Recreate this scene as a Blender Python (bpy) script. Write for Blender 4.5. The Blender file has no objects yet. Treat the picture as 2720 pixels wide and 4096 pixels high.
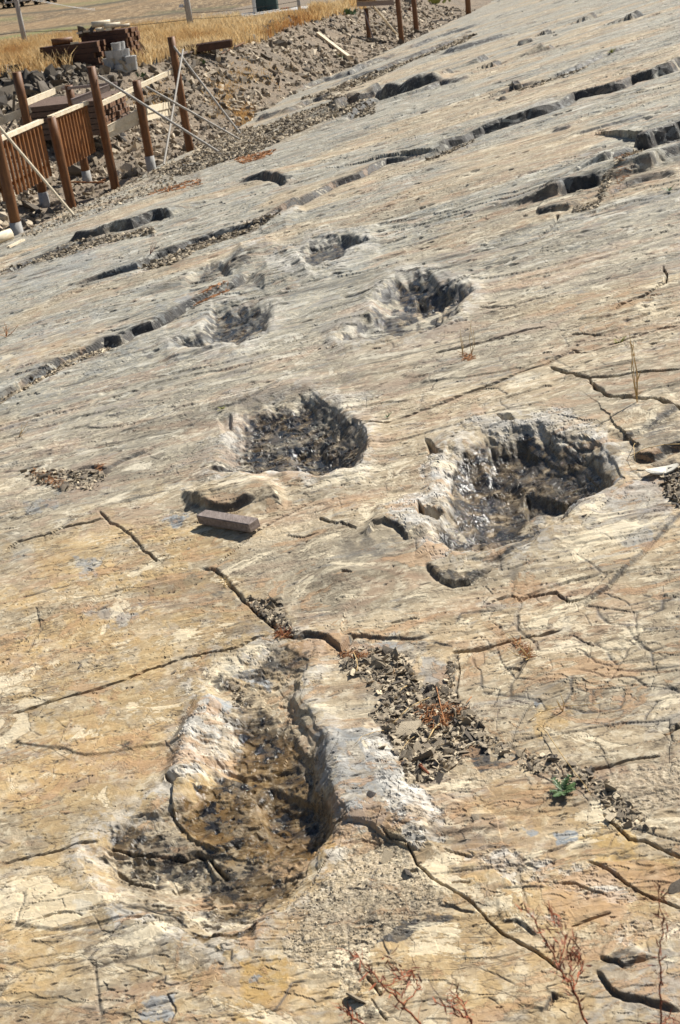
import bpy, bmesh, math, random
import numpy as np
from mathutils import Vector, Matrix
R = math.radians
random.seed(7)
rng = np.random.default_rng(11)
scn = bpy.context.scene
col = scn.collection

# ------------------------------------------------------------------ camera, sky, sun, exposure
FPX, CX, CY = 4700.0, 1360.0, 2048.0
ROLL, PITCH = R(7.1), R(25.5)
cam = bpy.data.cameras.new('camera')
camo = bpy.data.objects.new('camera', cam); col.objects.link(camo)
cam.sensor_fit = 'VERTICAL'; cam.sensor_height = 36.0; cam.sensor_width = 36.0 * 680 / 1024
cam.lens = FPX / 4096 * 36.0
cam.clip_start = 0.05; cam.clip_end = 1500
camo.matrix_world = Matrix.Rotation(R(90) - PITCH, 4, 'X') @ Matrix.Rotation(-ROLL, 4, 'Z')
cam.dof.use_dof = True; cam.dof.focus_distance = 4.0; cam.dof.aperture_fstop = 13.0
scn.camera = camo

SUN_D = Vector((0.535, 0.405, 0.74)).normalized()
w = bpy.data.worlds.new('World'); scn.world = w; w.use_nodes = True
nt = w.node_tree
sky = nt.nodes.new('ShaderNodeTexSky'); sky.sky_type = 'NISHITA'; sky.sun_disc = False
sky.sun_elevation = math.asin(SUN_D.z); sky.sun_rotation = math.atan2(SUN_D.x, SUN_D.y)
sky.air_density = 1.0; sky.dust_density = 1.2; sky.ozone_density = 1.0
bg = nt.nodes['Background']; bg.inputs['Strength'].default_value = 0.05
nt.links.new(sky.outputs[0], bg.inputs[0])
sl = bpy.data.lights.new('sun', 'SUN'); sl.energy = 5.0; sl.angle = R(0.5); sl.color = (1.0, 0.955, 0.875)
so = bpy.data.objects.new('sun', sl); col.objects.link(so)
so.rotation_euler = SUN_D.to_track_quat('Z', 'Y').to_euler()
scn.view_settings.view_transform = 'Standard'; scn.view_settings.look = 'None'
scn.view_settings.exposure = 0.50; scn.view_settings.gamma = 1.0
scn.view_settings.use_curve_mapping = False

# ------------------------------------------------------------------ maths
MC = np.array(camo.matrix_world.to_3x3())
def ray(px, py):
    px = np.asarray(px, float); py = np.asarray(py, float)
    v = np.stack([(px - CX) / FPX, -(py - CY) / FPX, -np.ones_like(px)], -1)
    return v @ MC.T
def proj(P):
    c = np.asarray(P, float) @ MC
    z = -c[..., 2]
    z = np.where(z < 1e-3, 1e-3, z)
    return np.stack([c[..., 0] / z * FPX + CX, -c[..., 1] / z * FPX + CY], -1)
VSL = -0.33
def van(px): return -367.0 + VSL * (np.asarray(px, float) - 2738.0)
S_ = ray(2738, -367); T_ = ray(1738, -367 - VSL * 1000)
N_ = np.cross(S_, T_); N_ /= np.linalg.norm(N_); N_ *= np.sign(N_[2])
S_ = S_ / np.linalg.norm(S_); U_ = np.cross(S_, N_)
DCAM = 1.65
ORG = -DCAM * N_
def uv(px, py):
    r = ray(px, py)
    P = r * (-DCAM / (r @ N_))[..., None]
    return P @ U_, P @ S_

def _hash(ix, iy, seed):
    h = (ix.astype(np.int64) * 374761393 + iy.astype(np.int64) * 668265263 + seed * 1442695041) & 0x7fffffff
    h = ((h ^ (h >> 13)) * 1274126177) & 0x7fffffff
    return ((h ^ (h >> 16)) & 0xffff) / 65535.0
def vnoise(x, y, seed=0):
    ix = np.floor(x); iy = np.floor(y); fx = x - ix; fy = y - iy
    fx = fx * fx * (3 - 2 * fx); fy = fy * fy * (3 - 2 * fy)
    a = _hash(ix, iy, seed); b = _hash(ix + 1, iy, seed); c = _hash(ix, iy + 1, seed); d = _hash(ix + 1, iy + 1, seed)
    return (a + (b - a) * fx) * (1 - fy) + (c + (d - c) * fx) * fy
def fbm(x, y, oct=4, seed=0, gain=0.5):
    s = 0; a = 1; t = 0
    for k in range(oct):
        s = s + a * vnoise(x, y, seed + 17 * k); t += a; a *= gain
        x, y = x * 1.9 + y * 0.6 + 3.1, y * 1.9 - x * 0.6 + 7.7
    return s / t                                  # 0..1
def sstep(a, b, x):
    t = np.clip((x - a) / (b - a), 0, 1); return t * t * (3 - 2 * t)
def terr(t, e=0.12):
    f = np.floor(t); r = t - f
    return f + sstep(1 - e, 1, r)

# pixel readings were taken on enlarged tiles of the photograph; these bring them back to one scale
def F(*p): return [(x * 1.7347, y * 1.7347) for x, y in p]
def mk(ox, oy, s): return lambda *p: [(ox + x / s, oy + y / s) for x, y in p]
tA = mk(0, 800, 1.153); tB = mk(1360, 800, 1.153); tC = mk(0, 1900, 1.153); tD = mk(1360, 1900, 1.153)
tE = mk(0, 2900, 1.153); tF = mk(1360, 2900, 1.153); tG = mk(1700, 0, 1.537); t3 = mk(500, 0, 1.568)
t4 = mk(1200, 0, 1.96); tJ = mk(0, 250, 2.24); t8 = mk(1400, 1600, 1.188); t6 = mk(560, 2500, 1.96)
t5 = mk(1360, 2500, 2.306); tK = mk(0, 380, 3.409); tL = mk(200, 80, 3.733); tM = mk(660, 0, 2.45); tN = mk(0, 0, 2.8)
def one(f, x, y): return f((x, y))[0]

# ------------------------------------------------------------------ naming helpers
def tag(o, label=None, cat=None, group=None, kind=None):
    if label: o['label'] = label
    if cat: o['category'] = cat
    if group: o['group'] = group
    if kind: o['kind'] = kind
    return o
def empty(name, loc, label, cat, group=None):
    o = bpy.data.objects.new(name, None); col.objects.link(o); o.location = loc; o.empty_display_size = .1
    return tag(o, label, cat, group)
def link(name, me, parent=None, mat=None, loc=None):
    o = bpy.data.objects.new(name, me); col.objects.link(o)
    if mat and not me.materials: me.materials.append(mat)
    if parent is not None: o.parent = parent
    if loc is not None: o.location = loc
    return o
def np_mesh(name, V, Fc, smooth=False):
    V = np.asarray(V, np.float32); Fc = np.asarray(Fc, np.int32)
    me = bpy.data.meshes.new(name); k = Fc.shape[1]
    me.vertices.add(len(V)); me.vertices.foreach_set('co', V.ravel())
    me.loops.add(Fc.size); me.loops.foreach_set('vertex_index', Fc.ravel())
    me.polygons.add(len(Fc)); me.polygons.foreach_set('loop_start', np.arange(len(Fc), dtype=np.int32) * k)
    me.polygons.foreach_set('use_smooth', np.full(len(Fc), smooth))
    me.update(calc_edges=True); me.validate()
    return me
def vcol(me, name, A):
    at = me.attributes.new(name, 'FLOAT_COLOR', 'POINT')
    A = np.asarray(A, np.float32)
    if A.shape[1] == 3: A = np.concatenate([A, np.ones((len(A), 1), np.float32)], 1)
    at.data.foreach_set('color', A.ravel())

# ------------------------------------------------------------------ materials
class NT:
    def __init__(s, name):
        s.m = bpy.data.materials.new(name); s.m.use_nodes = True; s.t = s.m.node_tree
        s.b = s.t.nodes['Principled BSDF']
    def n(s, k, **kw):
        x = s.t.nodes.new('ShaderNode' + k)
        for a, v in kw.items(): setattr(x, a, v)
        return x
    def l(s, a, b): s.t.links.new(a, b)
    def noise(s, vec, scale, detail=4, rough=.55, dist=0.0):
        x = s.n('TexNoise'); s.l(vec, x.inputs['Vector'])
        x.inputs['Scale'].default_value = scale; x.inputs['Detail'].default_value = detail
        x.inputs['Roughness'].default_value = rough; x.inputs['Distortion'].default_value = dist
        return x.outputs['Fac']
    def ramp(s, fac, pts):
        r = s.n('ValToRGB'); s.l(fac, r.inputs[0]); e = r.color_ramp.elements
        while len(e) < len(pts): e.new(0.5)
        for q, (p, c) in zip(e, pts):
            q.position = p; q.color = (c, c, c, 1) if not hasattr(c, '__len__') else (*c, 1)
        return r.outputs['Color']
    def mix(s, fac, a, b, mode='MIX'):
        x = s.n('Mix', data_type='RGBA', blend_type=mode)
        for v, i in ((fac, 0), (a, 6), (b, 7)):
            if isinstance(v, (int, float)): x.inputs[i].default_value = v if i == 0 else (v, v, v, 1)
            elif isinstance(v, tuple): x.inputs[i].default_value = (*v, 1)
            else: s.l(v, x.inputs[i])
        return x.outputs[2]
    def math(s, op, a, b=0.0, clamp=False):
        x = s.n('Math', operation=op, use_clamp=clamp)
        for v, i in ((a, 0), (b, 1)):
            if isinstance(v, (int, float)): x.inputs[i].default_value = v
            else: s.l(v, x.inputs[i])
        return x.outputs[0]
    def coord(s, scale=(1, 1, 1), rot=(0, 0, 0), kind='Object'):
        c = s.n('TexCoord'); m = s.n('Mapping'); s.l(c.outputs[kind], m.inputs[0])
        m.inputs['Scale'].default_value = scale; m.inputs['Rotation'].default_value = rot
        return m.outputs[0]
    def bump(s, h, strength=.5, dist=.01, nrm=None):
        b = s.n('Bump'); b.inputs['Strength'].default_value = strength; b.inputs['Distance'].default_value = dist
        s.l(h, b.inputs['Height'])
        if nrm is not None: s.l(nrm, b.inputs['Normal'])
        return b.outputs[0]
    def out(s, color=None, rough=None, normal=None, spec=None):
        if color is not None: s.l(color, s.b.inputs['Base Color'])
        if rough is not None:
            if isinstance(rough, (int, float)): s.b.inputs['Roughness'].default_value = rough
            else: s.l(rough, s.b.inputs['Roughness'])
        if normal is not None: s.l(normal, s.b.inputs['Normal'])
        if spec is not None: s.b.inputs['Specular IOR Level'].default_value = spec
        return s.m

def rock_material():
    s = NT('bedding_plane_rock')
    A = s.n('VertexColor', layer_name='ma'); B = s.n('VertexColor', layer_name='mb')
    sa = s.n('SeparateColor'); s.l(A.outputs[0], sa.inputs[0]); sb = s.n('SeparateColor'); s.l(B.outputs[0], sb.inputs[0])
    wet, pale, ochre, dark = sa.outputs[0], sa.outputs[1], sa.outputs[2], A.outputs['Alpha']
    gravel, blue, warm, sand = sb.outputs[0], sb.outputs[1], sb.outputs[2], B.outputs['Alpha']
    iso = s.coord(); st = s.coord((.55, 1.5, 1), (0, 0, R(-9)))
    n1 = s.noise(st, 1.1, 6, .62, .6); n2 = s.noise(st, 5.5, 6, .65, .8); n3 = s.noise(iso, 26, 5, .65, .4); n4 = s.noise(iso, 150, 3, .6)
    grey = s.mix(s.ramp(n2, [(.32, 0), (.66, 1)]), (.20, .192, .155), (.41, .385, .315))
    tan = s.mix(s.ramp(n2, [(.3, 0), (.7, 1)]), (.245, .17, .092), (.585, .455, .28))
    c = s.mix(s.math('MULTIPLY', warm, s.ramp(n1, [(.3, .35), (.65, 1)])), grey, tan)
    pk = s.noise(st, 2.6, 5, .6, 1.0)
    c = s.mix(s.math('MULTIPLY', s.ramp(pk, [(.52, 0), (.61, .8)]), .55), c, (.37, .235, .155))
    bl = s.noise(st, 7.5, 5, .6, 1.3)
    c = s.mix(s.math('MULTIPLY', s.ramp(bl, [(.56, 0), (.66, 1)]), s.math('ADD', .34, blue), True), c, (.27, .30, .32))
    c = s.mix(s.math('MULTIPLY', s.ramp(n3, [(.5, 0), (.62, 1)]), .55), c, (.68, .60, .44))
    c = s.mix(s.math('MULTIPLY', ochre, s.ramp(n2, [(.3, .45), (.6, 1)])), c, s.mix(n3, (.42, .23, .06), (.50, .36, .14)))
    c = s.mix(blue, c, s.mix(n3, (.18, .2, .22), (.40, .41, .40)))
    c = s.mix(s.math('MULTIPLY', sand, .8), c, s.mix(s.ramp(n4, [(.35, 0), (.65, 1)]), (.30, .24, .155), (.58, .50, .37)))
    c = s.mix(s.math('MULTIPLY', pale, s.ramp(s.noise(st, 9, 6, .7, .8), [(.40, .35), (.52, 1)])), c, s.mix(s.ramp(n3, [(.35, 0), (.6, 1)]), (.36, .34, .30), (.62, .59, .53)))
    c = s.mix(gravel, c, s.mix(s.ramp(n4, [(.35, 0), (.7, 1)]), (.085, .068, .05), (.34, .28, .20)))
    c = s.mix(dark, c, s.mix(s.ramp(n3, [(.35, 0), (.65, 1)]), (.022, .023, .027), (.085, .082, .078)))
    # fine mottling, mineral grain and tiny cracks
    v = s.n('TexVoronoi', feature='DISTANCE_TO_EDGE'); dist = s.n('VectorMath', operation='ADD'); nn = s.n('TexNoise')
    s.l(st, nn.inputs['Vector']); nn.inputs['Scale'].default_value = 4; nn.inputs['Detail'].default_value = 5
    sc = s.n('VectorMath', operation='SCALE'); s.l(nn.outputs['Color'], sc.inputs[0]); sc.inputs['Scale'].default_value = .5
    s.l(st, dist.inputs[0]); s.l(sc.outputs[0], dist.inputs[1]); s.l(dist.outputs[0], v.inputs['Vector']); v.inputs['Scale'].default_value = 5.5
    cr = s.math('MULTIPLY', s.ramp(v.outputs['Distance'], [(0, 1), (.022, 0)]), s.ramp(s.noise(iso, 2.3, 3), [(.5, 0), (.6, 1)]))
    c = s.mix(s.math('MULTIPLY', cr, .45), c, (.12, .08, .05))
    c = s.mix(1.0, c, s.ramp(n4, [(.25, .88), (.75, 1.1)]), 'MULTIPLY')
    c = s.mix(1.0, c, s.ramp(n1, [(.3, .74), (.7, 1.16)]), 'MULTIPLY')
    for (sc_, rt, wd_, am) in ((3.2, -9, .010, .85), (8.0, 12, .016, .7), (2.2, 48, .006, .7)):
        wv = s.coord((.42, 1.0, 1), (0, 0, R(rt))); wnz = s.n('TexNoise'); s.l(wv, wnz.inputs['Vector']); wnz.inputs['Scale'].default_value = sc_ * 1.1; wnz.inputs['Detail'].default_value = 7; wnz.inputs['Roughness'].default_value = .62
        line = s.ramp(s.math('ABSOLUTE', s.math('SUBTRACT', wnz.outputs['Fac'], .5)), [(0, 1), (wd_, 0)])
        pm = s.ramp(s.noise(s.coord((1, 1, 1)), sc_ * .9 + .7, 4, .6), [(.50, 0), (.58, 1)])
        c = s.mix(s.math('MULTIPLY', s.math('MULTIPLY', line, pm), am), c, (.07, .052, .035))
    pt = s.noise(s.coord((.65, 1, 1), (0, 0, R(-12))), 4.5, 9, .72, .8)
    c = s.mix(s.math('MULTIPLY', s.ramp(pt, [(.555, 0), (.568, 1)]), .55), c, s.mix(warm, (.25, .26, .25), (.40, .245, .13)))
    c = s.mix(s.math('MULTIPLY', s.ramp(pt, [(.42, 1), (.432, 0)]), .55), c, s.mix(warm, (.60, .58, .50), (.76, .66, .47)))
    for (sx, sy, sc_, lo_, am) in ((.3, 1.3, 1.1, .62, .6), (.32, 1.5, 3.0, .62, .80), (.25, 1.5, 9.0, .61, .8), (.3, 1.2, 30.0, .62, .6)):
        dv = s.coord((sx, sy, 1), (0, 0, R(-9))); dn = s.noise(dv, sc_, 3, .55, .35)
        pn = s.noise(s.coord(), sc_ * .12 + .4, 3, .6)
        c = s.mix(s.math('MULTIPLY', s.math('MULTIPLY', s.ramp(dn, [(lo_, 0), (lo_ + .02, 1)]), s.ramp(pn, [(.40, .1), (.58, 1)])), s.math('MULTIPLY', am, s.math('SUBTRACT', 1.0, s.math('MULTIPLY', warm, .5)))), c, (.075, .068, .055))
    # soaked rock: darker, brown to olive, shining
    wn = s.noise(iso, 13, 6, .68, .6)
    wc = s.ramp(wn, [(.46, (.006, .005, .004)), (.535, (.065, .045, .022)), (.595, (.12, .085, .042)), (.63, (.30, .24, .16))])
    wc = s.mix(s.math('MULTIPLY', s.math('MULTIPLY', ochre, .85), s.ramp(wn, [(.46, 0), (.50, 1)])), wc, s.mix(n3, (.05, .024, .005), (.26, .145, .035)))
    c = s.mix(wet, c, wc)
    h = s.math('ADD', s.math('MULTIPLY', n3, 1.0), s.math('MULTIPLY', n4, .35))
    h = s.math('ADD', h, s.math('MULTIPLY', cr, -.45))
    h = s.math('ADD', h, s.math('MULTIPLY', s.math('ADD', s.ramp(pt, [(.555, 0), (.568, 1)]), s.ramp(pt, [(.42, 0), (.432, 1)])), 1.1))
    h = s.math('ADD', h, s.math('MULTIPLY', s.math('ADD', sand, gravel), s.math('MULTIPLY', s.noise(iso, 190, 2, .6), 1.2)))
    nr = s.bump(h, .55, .005)
    rough = s.mix(wet, s.mix(dark, .85, .6), s.ramp(wn, [(.3, .16), (.7, .42)]))
    s.l(s.math('MULTIPLY', wet, s.ramp(wn, [(.42, 1), (.6, .25)])), s.b.inputs['Coat Weight']); s.b.inputs['Coat Roughness'].default_value = .10; s.b.inputs['Coat IOR'].default_value = 1.4
    cn = s.bump(s.noise(iso, 85, 3, .6), 1.0, .012); s.l(cn, s.b.inputs['Coat Normal'])
    return s.out(c, rough, nr, .35)

def simple_mat(name, c1, c2, scale=8, rough=.8, bump=.3, bd=.01, stretch=(1, 1, 1), metal=0.0):
    s = NT(name); v = s.coord(stretch)
    n = s.noise(v, scale, 6, .65, .5); n2 = s.noise(v, scale * 6, 3)
    c = s.mix(s.ramp(n, [(.3, 0), (.7, 1)]), c1, c2)
    c = s.mix(1.0, c, s.ramp(n2, [(.3, .82), (.7, 1.12)]), 'MULTIPLY')
    s.b.inputs['Metallic'].default_value = metal
    return s.out(c, rough, s.bump(s.math('ADD', n, s.math('MULTIPLY', n2, .5)), bump, bd))
def tone_mat(name, c1, c2, c3, layer='tone', rough=.85, trans=False):
    """colour comes from a per-piece random value"""
    s = NT(name); a = s.n('VertexColor', layer_name=layer); sp = s.n('SeparateColor'); s.l(a.outputs[0], sp.inputs[0])
    c = s.ramp(sp.outputs[0], [(0, c1), (.5, c2), (1, c3)])
    n = s.noise(s.coord(), 30, 4)
    c = s.mix(1.0, c, s.ramp(n, [(.3, .75), (.7, 1.2)]), 'MULTIPLY')
    m = s.out(c, rough, s.bump(n, .5, .01))
    if trans:
        tr = s.n('BsdfTranslucent'); s.l(c, tr.inputs[0]); mx = s.n('MixShader'); mx.inputs[0].default_value = .5
        s.l(s.b.outputs[0], mx.inputs[1]); s.l(tr.outputs[0], mx.inputs[2]); s.l(mx.outputs[0], s.t.nodes['Material Output'].inputs[0])
    return m
M = {}
M['rock'] = rock_material()
M['post'] = simple_mat('brown_stained_log', (.085, .032, .011), (.25, .105, .032), 5, .6, .3, .004, (3, 3, .5))
M['slat'] = simple_mat('brown_stained_slat', (.13, .050, .014), (.36, .15, .045), 7, .6, .3, .003, (3, 3, .5))
M['sawn'] = simple_mat('pale_sawn_timber', (.62, .50, .33), (.84, .75, .58), 6, .7, .3, .003, (1, 1, 1))
M['grey_timber'] = simple_mat('weathered_timber', (.20, .15, .13), (.42, .34, .30), 9, .75, .4, .003, (1, 6, 6))
M['block_wood'] = simple_mat('dry_grey_brown_wood', (.13, .10, .085), (.34, .28, .25), 9, .8, .6, .003, (9, 2, 9))
M['board_brown'] = simple_mat('brown_decking_board', (.085, .05, .034), (.21, .14, .10), 8, .8, .4, .004, (1, 5, 5))
M['beam_dark'] = simple_mat('dark_stained_beam', (.035, .014, .008), (.10, .038, .018), 5, .6, .3, .004)
M['beam_end'] = simple_mat('reddish_beam_end', (.15, .07, .035), (.28, .15, .08), 9, .8, .3, .004)
M['conc'] = simple_mat('pale_concrete', (.38, .37, .35), (.56, .55, .53), 9, .85, .3, .005)
M['collar'] = simple_mat('mortar_collar', (.30, .29, .27), (.47, .46, .44), 14, .9, .5, .008)
M['steel'] = simple_mat('galvanised_tube', (.34, .34, .35), (.55, .55, .54), 10, .45, .1, .002, metal=.35)
M['prop'] = simple_mat('dusty_prop_pole', (.26, .235, .20), (.46, .43, .38), 10, .6, .3, .002, (4, 4, 1))
M['green'] = simple_mat('dark_green_cabinet', (.010, .035, .032), (.016, .05, .045), 6, .5, .1, .002)
M['cable'] = simple_mat('cable_sheath', (.03, .03, .03), (.06, .06, .06), 6, .6, .1, .002)
M['wire'] = simple_mat('bare_aluminium_wire', (.5, .5, .5), (.7, .7, .7), 6, .4, .1, .002)
M['white'] = simple_mat('white_enamel', (.7, .7, .68), (.82, .82, .8), 6, .4, .1, .002)
M['rust'] = simple_mat('rusty_iron', (.14, .04, .018), (.30, .10, .04), 20, .8, .4, .002)
M['stone'] = tone_mat('rubble_stone', (.045, .042, .04), (.24, .19, .13), (.62, .52, .38))
M['chip'] = tone_mat('shale_chip_rock', (.06, .052, .048), (.27, .22, .155), (.60, .50, .35))
M['grass'] = tone_mat('dry_grass', (.36, .16, .05), (.58, .39, .17), (.78, .63, .38), rough=.9, trans=True)
M['straw'] = simple_mat('bleached_straw', (.42, .28, .11), (.62, .45, .22), 30, .8, .1, .001)
M['orange_litter'] = simple_mat('orange_dead_stems', (.30, .12, .045), (.52, .26, .11), 30, .85, .1, .001)
M['weed'] = simple_mat('red_dry_weed', (.22, .05, .02), (.42, .13, .05), 60, .75, .1, .001)
M['weed_head'] = simple_mat('brown_seed_spikelets', (.17, .05, .03), (.38, .17, .10), 90, .8, .1, .001)
M['leaf'] = simple_mat('fresh_green_leaf', (.04, .085, .022), (.11, .18, .06), 40, .5, .2, .001)
M['yleaf'] = simple_mat('yellow_green_leaf', (.20, .22, .03), (.38, .36, .08), 40, .6, .2, .001)
M['tree'] = simple_mat('dark_tree_foliage', (.022, .020, .013), (.065, .045, .022), 2, .8, .3, .05)
M['bark'] = simple_mat('bark', (.05, .035, .025), (.12, .09, .07), 3, .9, .4, .02)
M['shell'] = simple_mat('bleached_leaf', (.62, .58, .48), (.74, .70, .60), 20, .7, .2, .002)

# ------------------------------------------------------------------ the tilted rock slab as one relief sheet
pxs = np.concatenate([np.arange(-1000, -30, 26.), np.arange(-30, 2750, 4.9), np.arange(2755, 3900, 26.)])
pys = np.concatenate([np.arange(48, 1000, 1.7), np.arange(1000, 1900, 2.8), np.arange(1900, 4580, 4.4), np.arange(4600, 6200, 40.)])
PX, PYP = np.meshgrid(pxs, pys)
PY = van(PX) + PYP
UU, VV = uv(PX, PY)
DIST = DCAM * FPX / np.maximum(PYP, 1) / math.sqrt(1 + VSL ** 2)
H = np.zeros_like(UU)
def blur_px(px): return px * DIST / FPX
# streak frame
ca, sa_ = math.cos(R(9)), math.sin(R(9))
SU = UU * ca + VV * sa_; SV = -UU * sa_ + VV * ca
sub_lod = np.clip(1.25 - DIST / 40, .5, 1)
# gentle undulation and stacked thin beds breaking away in flakes
H += .045 * (fbm(SU * .22, SV * .5, 3, 1) - .5) * sstep(0, 3, DIST)
H += .014 * (fbm(SU * .9, SV * 1.7, 4, 5) - .5)
H += .006 * (fbm(SU * 5, SV * 9, 3, 9) - .5)
NEAR = np.interp(DIST, [2.5, 9], [.32, 1])
t = fbm(SU * .35, SV * 1.1, 5, 21, .55); H += NEAR * .016 * (terr(t * 8, .06) - t * 8) * sstep(.42, .55, fbm(SU * .5, SV * .5, 2, 22))
t = fbm(SU * 1.3, SV * 4.2, 5, 31, .6); H += NEAR * .0085 * (terr(t * 7, .07) - t * 7) * sstep(.40, .56, fbm(SU * .9, SV * 1.6, 3, 32)) * sub_lod
t = fbm(SU * 5.5, SV * 13, 4, 41, .6); H += .0030 * (terr(t * 6, .07) - t * 6) * sstep(.40, .6, fbm(SU * 2.2, SV * 3, 3, 42))
t = fbm(UU * 17, VV * 21, 3, 51, .6); H += .0006 * (terr(t * 5, .12) - t * 5) * sstep(6, 3, DIST)
H += .0014 * (fbm(SU * 12, SV * 20, 3, 55, .5) - .5) * sstep(9, 4, DIST)
def voro(x, y, seed):
    ix = np.floor(x); iy = np.floor(y); f1 = np.full(x.shape, 9.); f2 = np.full(x.shape, 9.); cid = np.zeros(x.shape)
    for a in (-1, 0, 1):
        for b in (-1, 0, 1):
            cx, cy = ix + a, iy + b; d = np.hypot(cx + .15 + .7 * _hash(cx, cy, seed) - x, cy + .15 + .7 * _hash(cx, cy, seed + 1) - y)
            m = d < f1; f2 = np.where(m, f1, np.minimum(f2, d)); cid = np.where(m, _hash(cx, cy, seed + 2), cid); f1 = np.where(m, d, f1)
    return cid, f2 - f1
PLE = np.zeros_like(H); PWU = SU + .10 * (fbm(UU * 3, VV * 3, 4, 301, .6) - .5); PWV = SV + .08 * (fbm(UU * 3, VV * 3, 4, 302, .6) - .5)
rightz = sstep(1700, 2000, PX) * sstep(2150, 2400, PY) * sstep(3200, 2900, PY)
for (sc_, amp, sd, lim) in ((5.5, .0050, 311, 7), (13, .0030, 321, 5.5), (34, .0016, 331, 4)):
    cid, ed = voro(PWU * sc_ * .6, PWV * sc_, sd); near = sstep(lim * 1.5, lim * .6, DIST)
    mk_ = sstep(.48, .60, fbm(UU * sc_ * .35, VV * sc_ * .35, 3, sd + 5)); mk_ = np.maximum(mk_, rightz * (1 if sc_ < 20 else .4))
    H += near * mk_ * amp * (cid - .5)
    ln = sstep(.05, .0, ed) * near * mk_ * sstep(.35, .6, vnoise(UU * sc_ * .8, VV * sc_ * .8, sd + 7) + .35 * rightz)
    H -= amp * .5 * ln; PLE = np.maximum(PLE, ln * .55)
# warped coordinates so that traced edges come out ragged
WU = UU + (.05 * (fbm(UU * 4, VV * 4, 3, 61, .5) - .5) + .010 * (fbm(UU * 26, VV * 26, 2, 62, .5) - .5) * sstep(9, 4, DIST)) * np.minimum(0.5 + DIST / 8, 1.6)
WV = VV + (.05 * (fbm(UU * 4, VV * 4, 3, 63, .5) - .5) + .010 * (fbm(UU * 26, VV * 26, 2, 64, .5) - .5) * sstep(9, 4, DIST)) * np.minimum(0.5 + DIST / 8, 1.6)
WX = PX + 46 * (fbm(PX / 80, PY / 80, 3, 65, .5) - .5)
WY = PY + 46 * (fbm(PX / 80, PY / 80, 3, 67, .5) - .5)

def window(pts, mx, my):
    xs = [p[0] for p in pts]; ys = [p[1] - van(p[0]) for p in pts]
    c0, c1 = np.searchsorted(pxs, min(xs) - mx), np.searchsorted(pxs, max(xs) + mx)
    r0, r1 = np.searchsorted(pys, max(min(ys) - my, 0)), np.searchsorted(pys, max(ys) + my)
    return (slice(r0, r1), slice(c0, c1))
def seg_dist(pts, X, Y):
    """signed distance to an open polyline (left side positive), and 0..1 position along it"""
    P = np.array(pts, float); L = np.concatenate([[0], np.cumsum(np.hypot(*(P[1:] - P[:-1]).T))])
    best = np.full(X.shape, 1e9); sg = np.ones(X.shape); par = np.zeros(X.shape); crn = np.zeros(X.shape); nv = np.ones(X.shape)
    for i in range(len(P) - 1):
        a, b = P[i], P[i + 1]; d = b - a; l2 = max(d @ d, 1e-12)
        tt = ((X - a[0]) * d[0] + (Y - a[1]) * d[1]) / l2
        tc = np.clip(tt, 0, 1)
        ex = X - a[0] - tc * d[0]; ey = Y - a[1] - tc * d[1]
        dd = np.hypot(ex, ey); m = dd < best; cr_ = (d[0] * ey - d[1] * ex) / math.sqrt(l2)
        tie = np.abs(dd - best) < 1e-7 + 1e-6 * dd
        sw = (m & ~tie) | (tie & (np.abs(cr_) > np.abs(crn)))
        nv = np.where(m, abs(d[0]) / math.sqrt(l2), nv)
        best = np.where(m, dd, best)
        sg = np.where(sw, np.sign(cr_), sg); crn = np.where(sw, cr_, crn)
        ext = np.where((i == 0) & (tt < 0), tt, np.where((i == len(P) - 2) & (tt > 1), tt - 1 + 1e-9, 0))
        par = np.where(m, (L[i] + tc * (L[i + 1] - L[i])) / L[-1] + np.sign(ext) * 1e-6, par)
    global NVR
    NVR = nv
    return best * sg, np.clip(par, 0, 1)
EDG = PLE.copy()  # near-black colour: shade painted on ledge faces, dirt in cracks and small breaks
CELLV = .9 * np.where(PYP < 1000, 2.2, 3.4) * DIST ** 2 / 7755
NVR = 1
GR = np.zeros_like(H)          # broken shale filling
def topx(pts): return [(x, y) for x, y in pts]
def stairs(sp, step):
    e1 = np.array([math.cos(R(32)), math.sin(R(32))]); e2 = np.array([math.cos(R(74)), math.sin(R(74))]); A = np.stack([e1, e2], 1); out = [sp[0]]; rg = np.random.default_rng(int(abs(sp[0][0]) * 1000))
    for a, b in zip(sp[:-1], sp[1:]):
        r, q = np.linalg.solve(A, b - a)
        if r > 0 and q > 0:
            n = max(1, int(np.hypot(*(b - a)) / step)); wr = rg.uniform(.3, 1.7, n); wq = rg.uniform(.3, 1.7, n); wr *= r / wr.sum(); wq *= q / wq.sum(); p = np.array(a)
            for i in range(n):
                p = p + e1 * wr[i]; out.append(p); p = p + e2 * wq[i]; out.append(p)
        else: out.append(b)
    return np.array(out)
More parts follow.
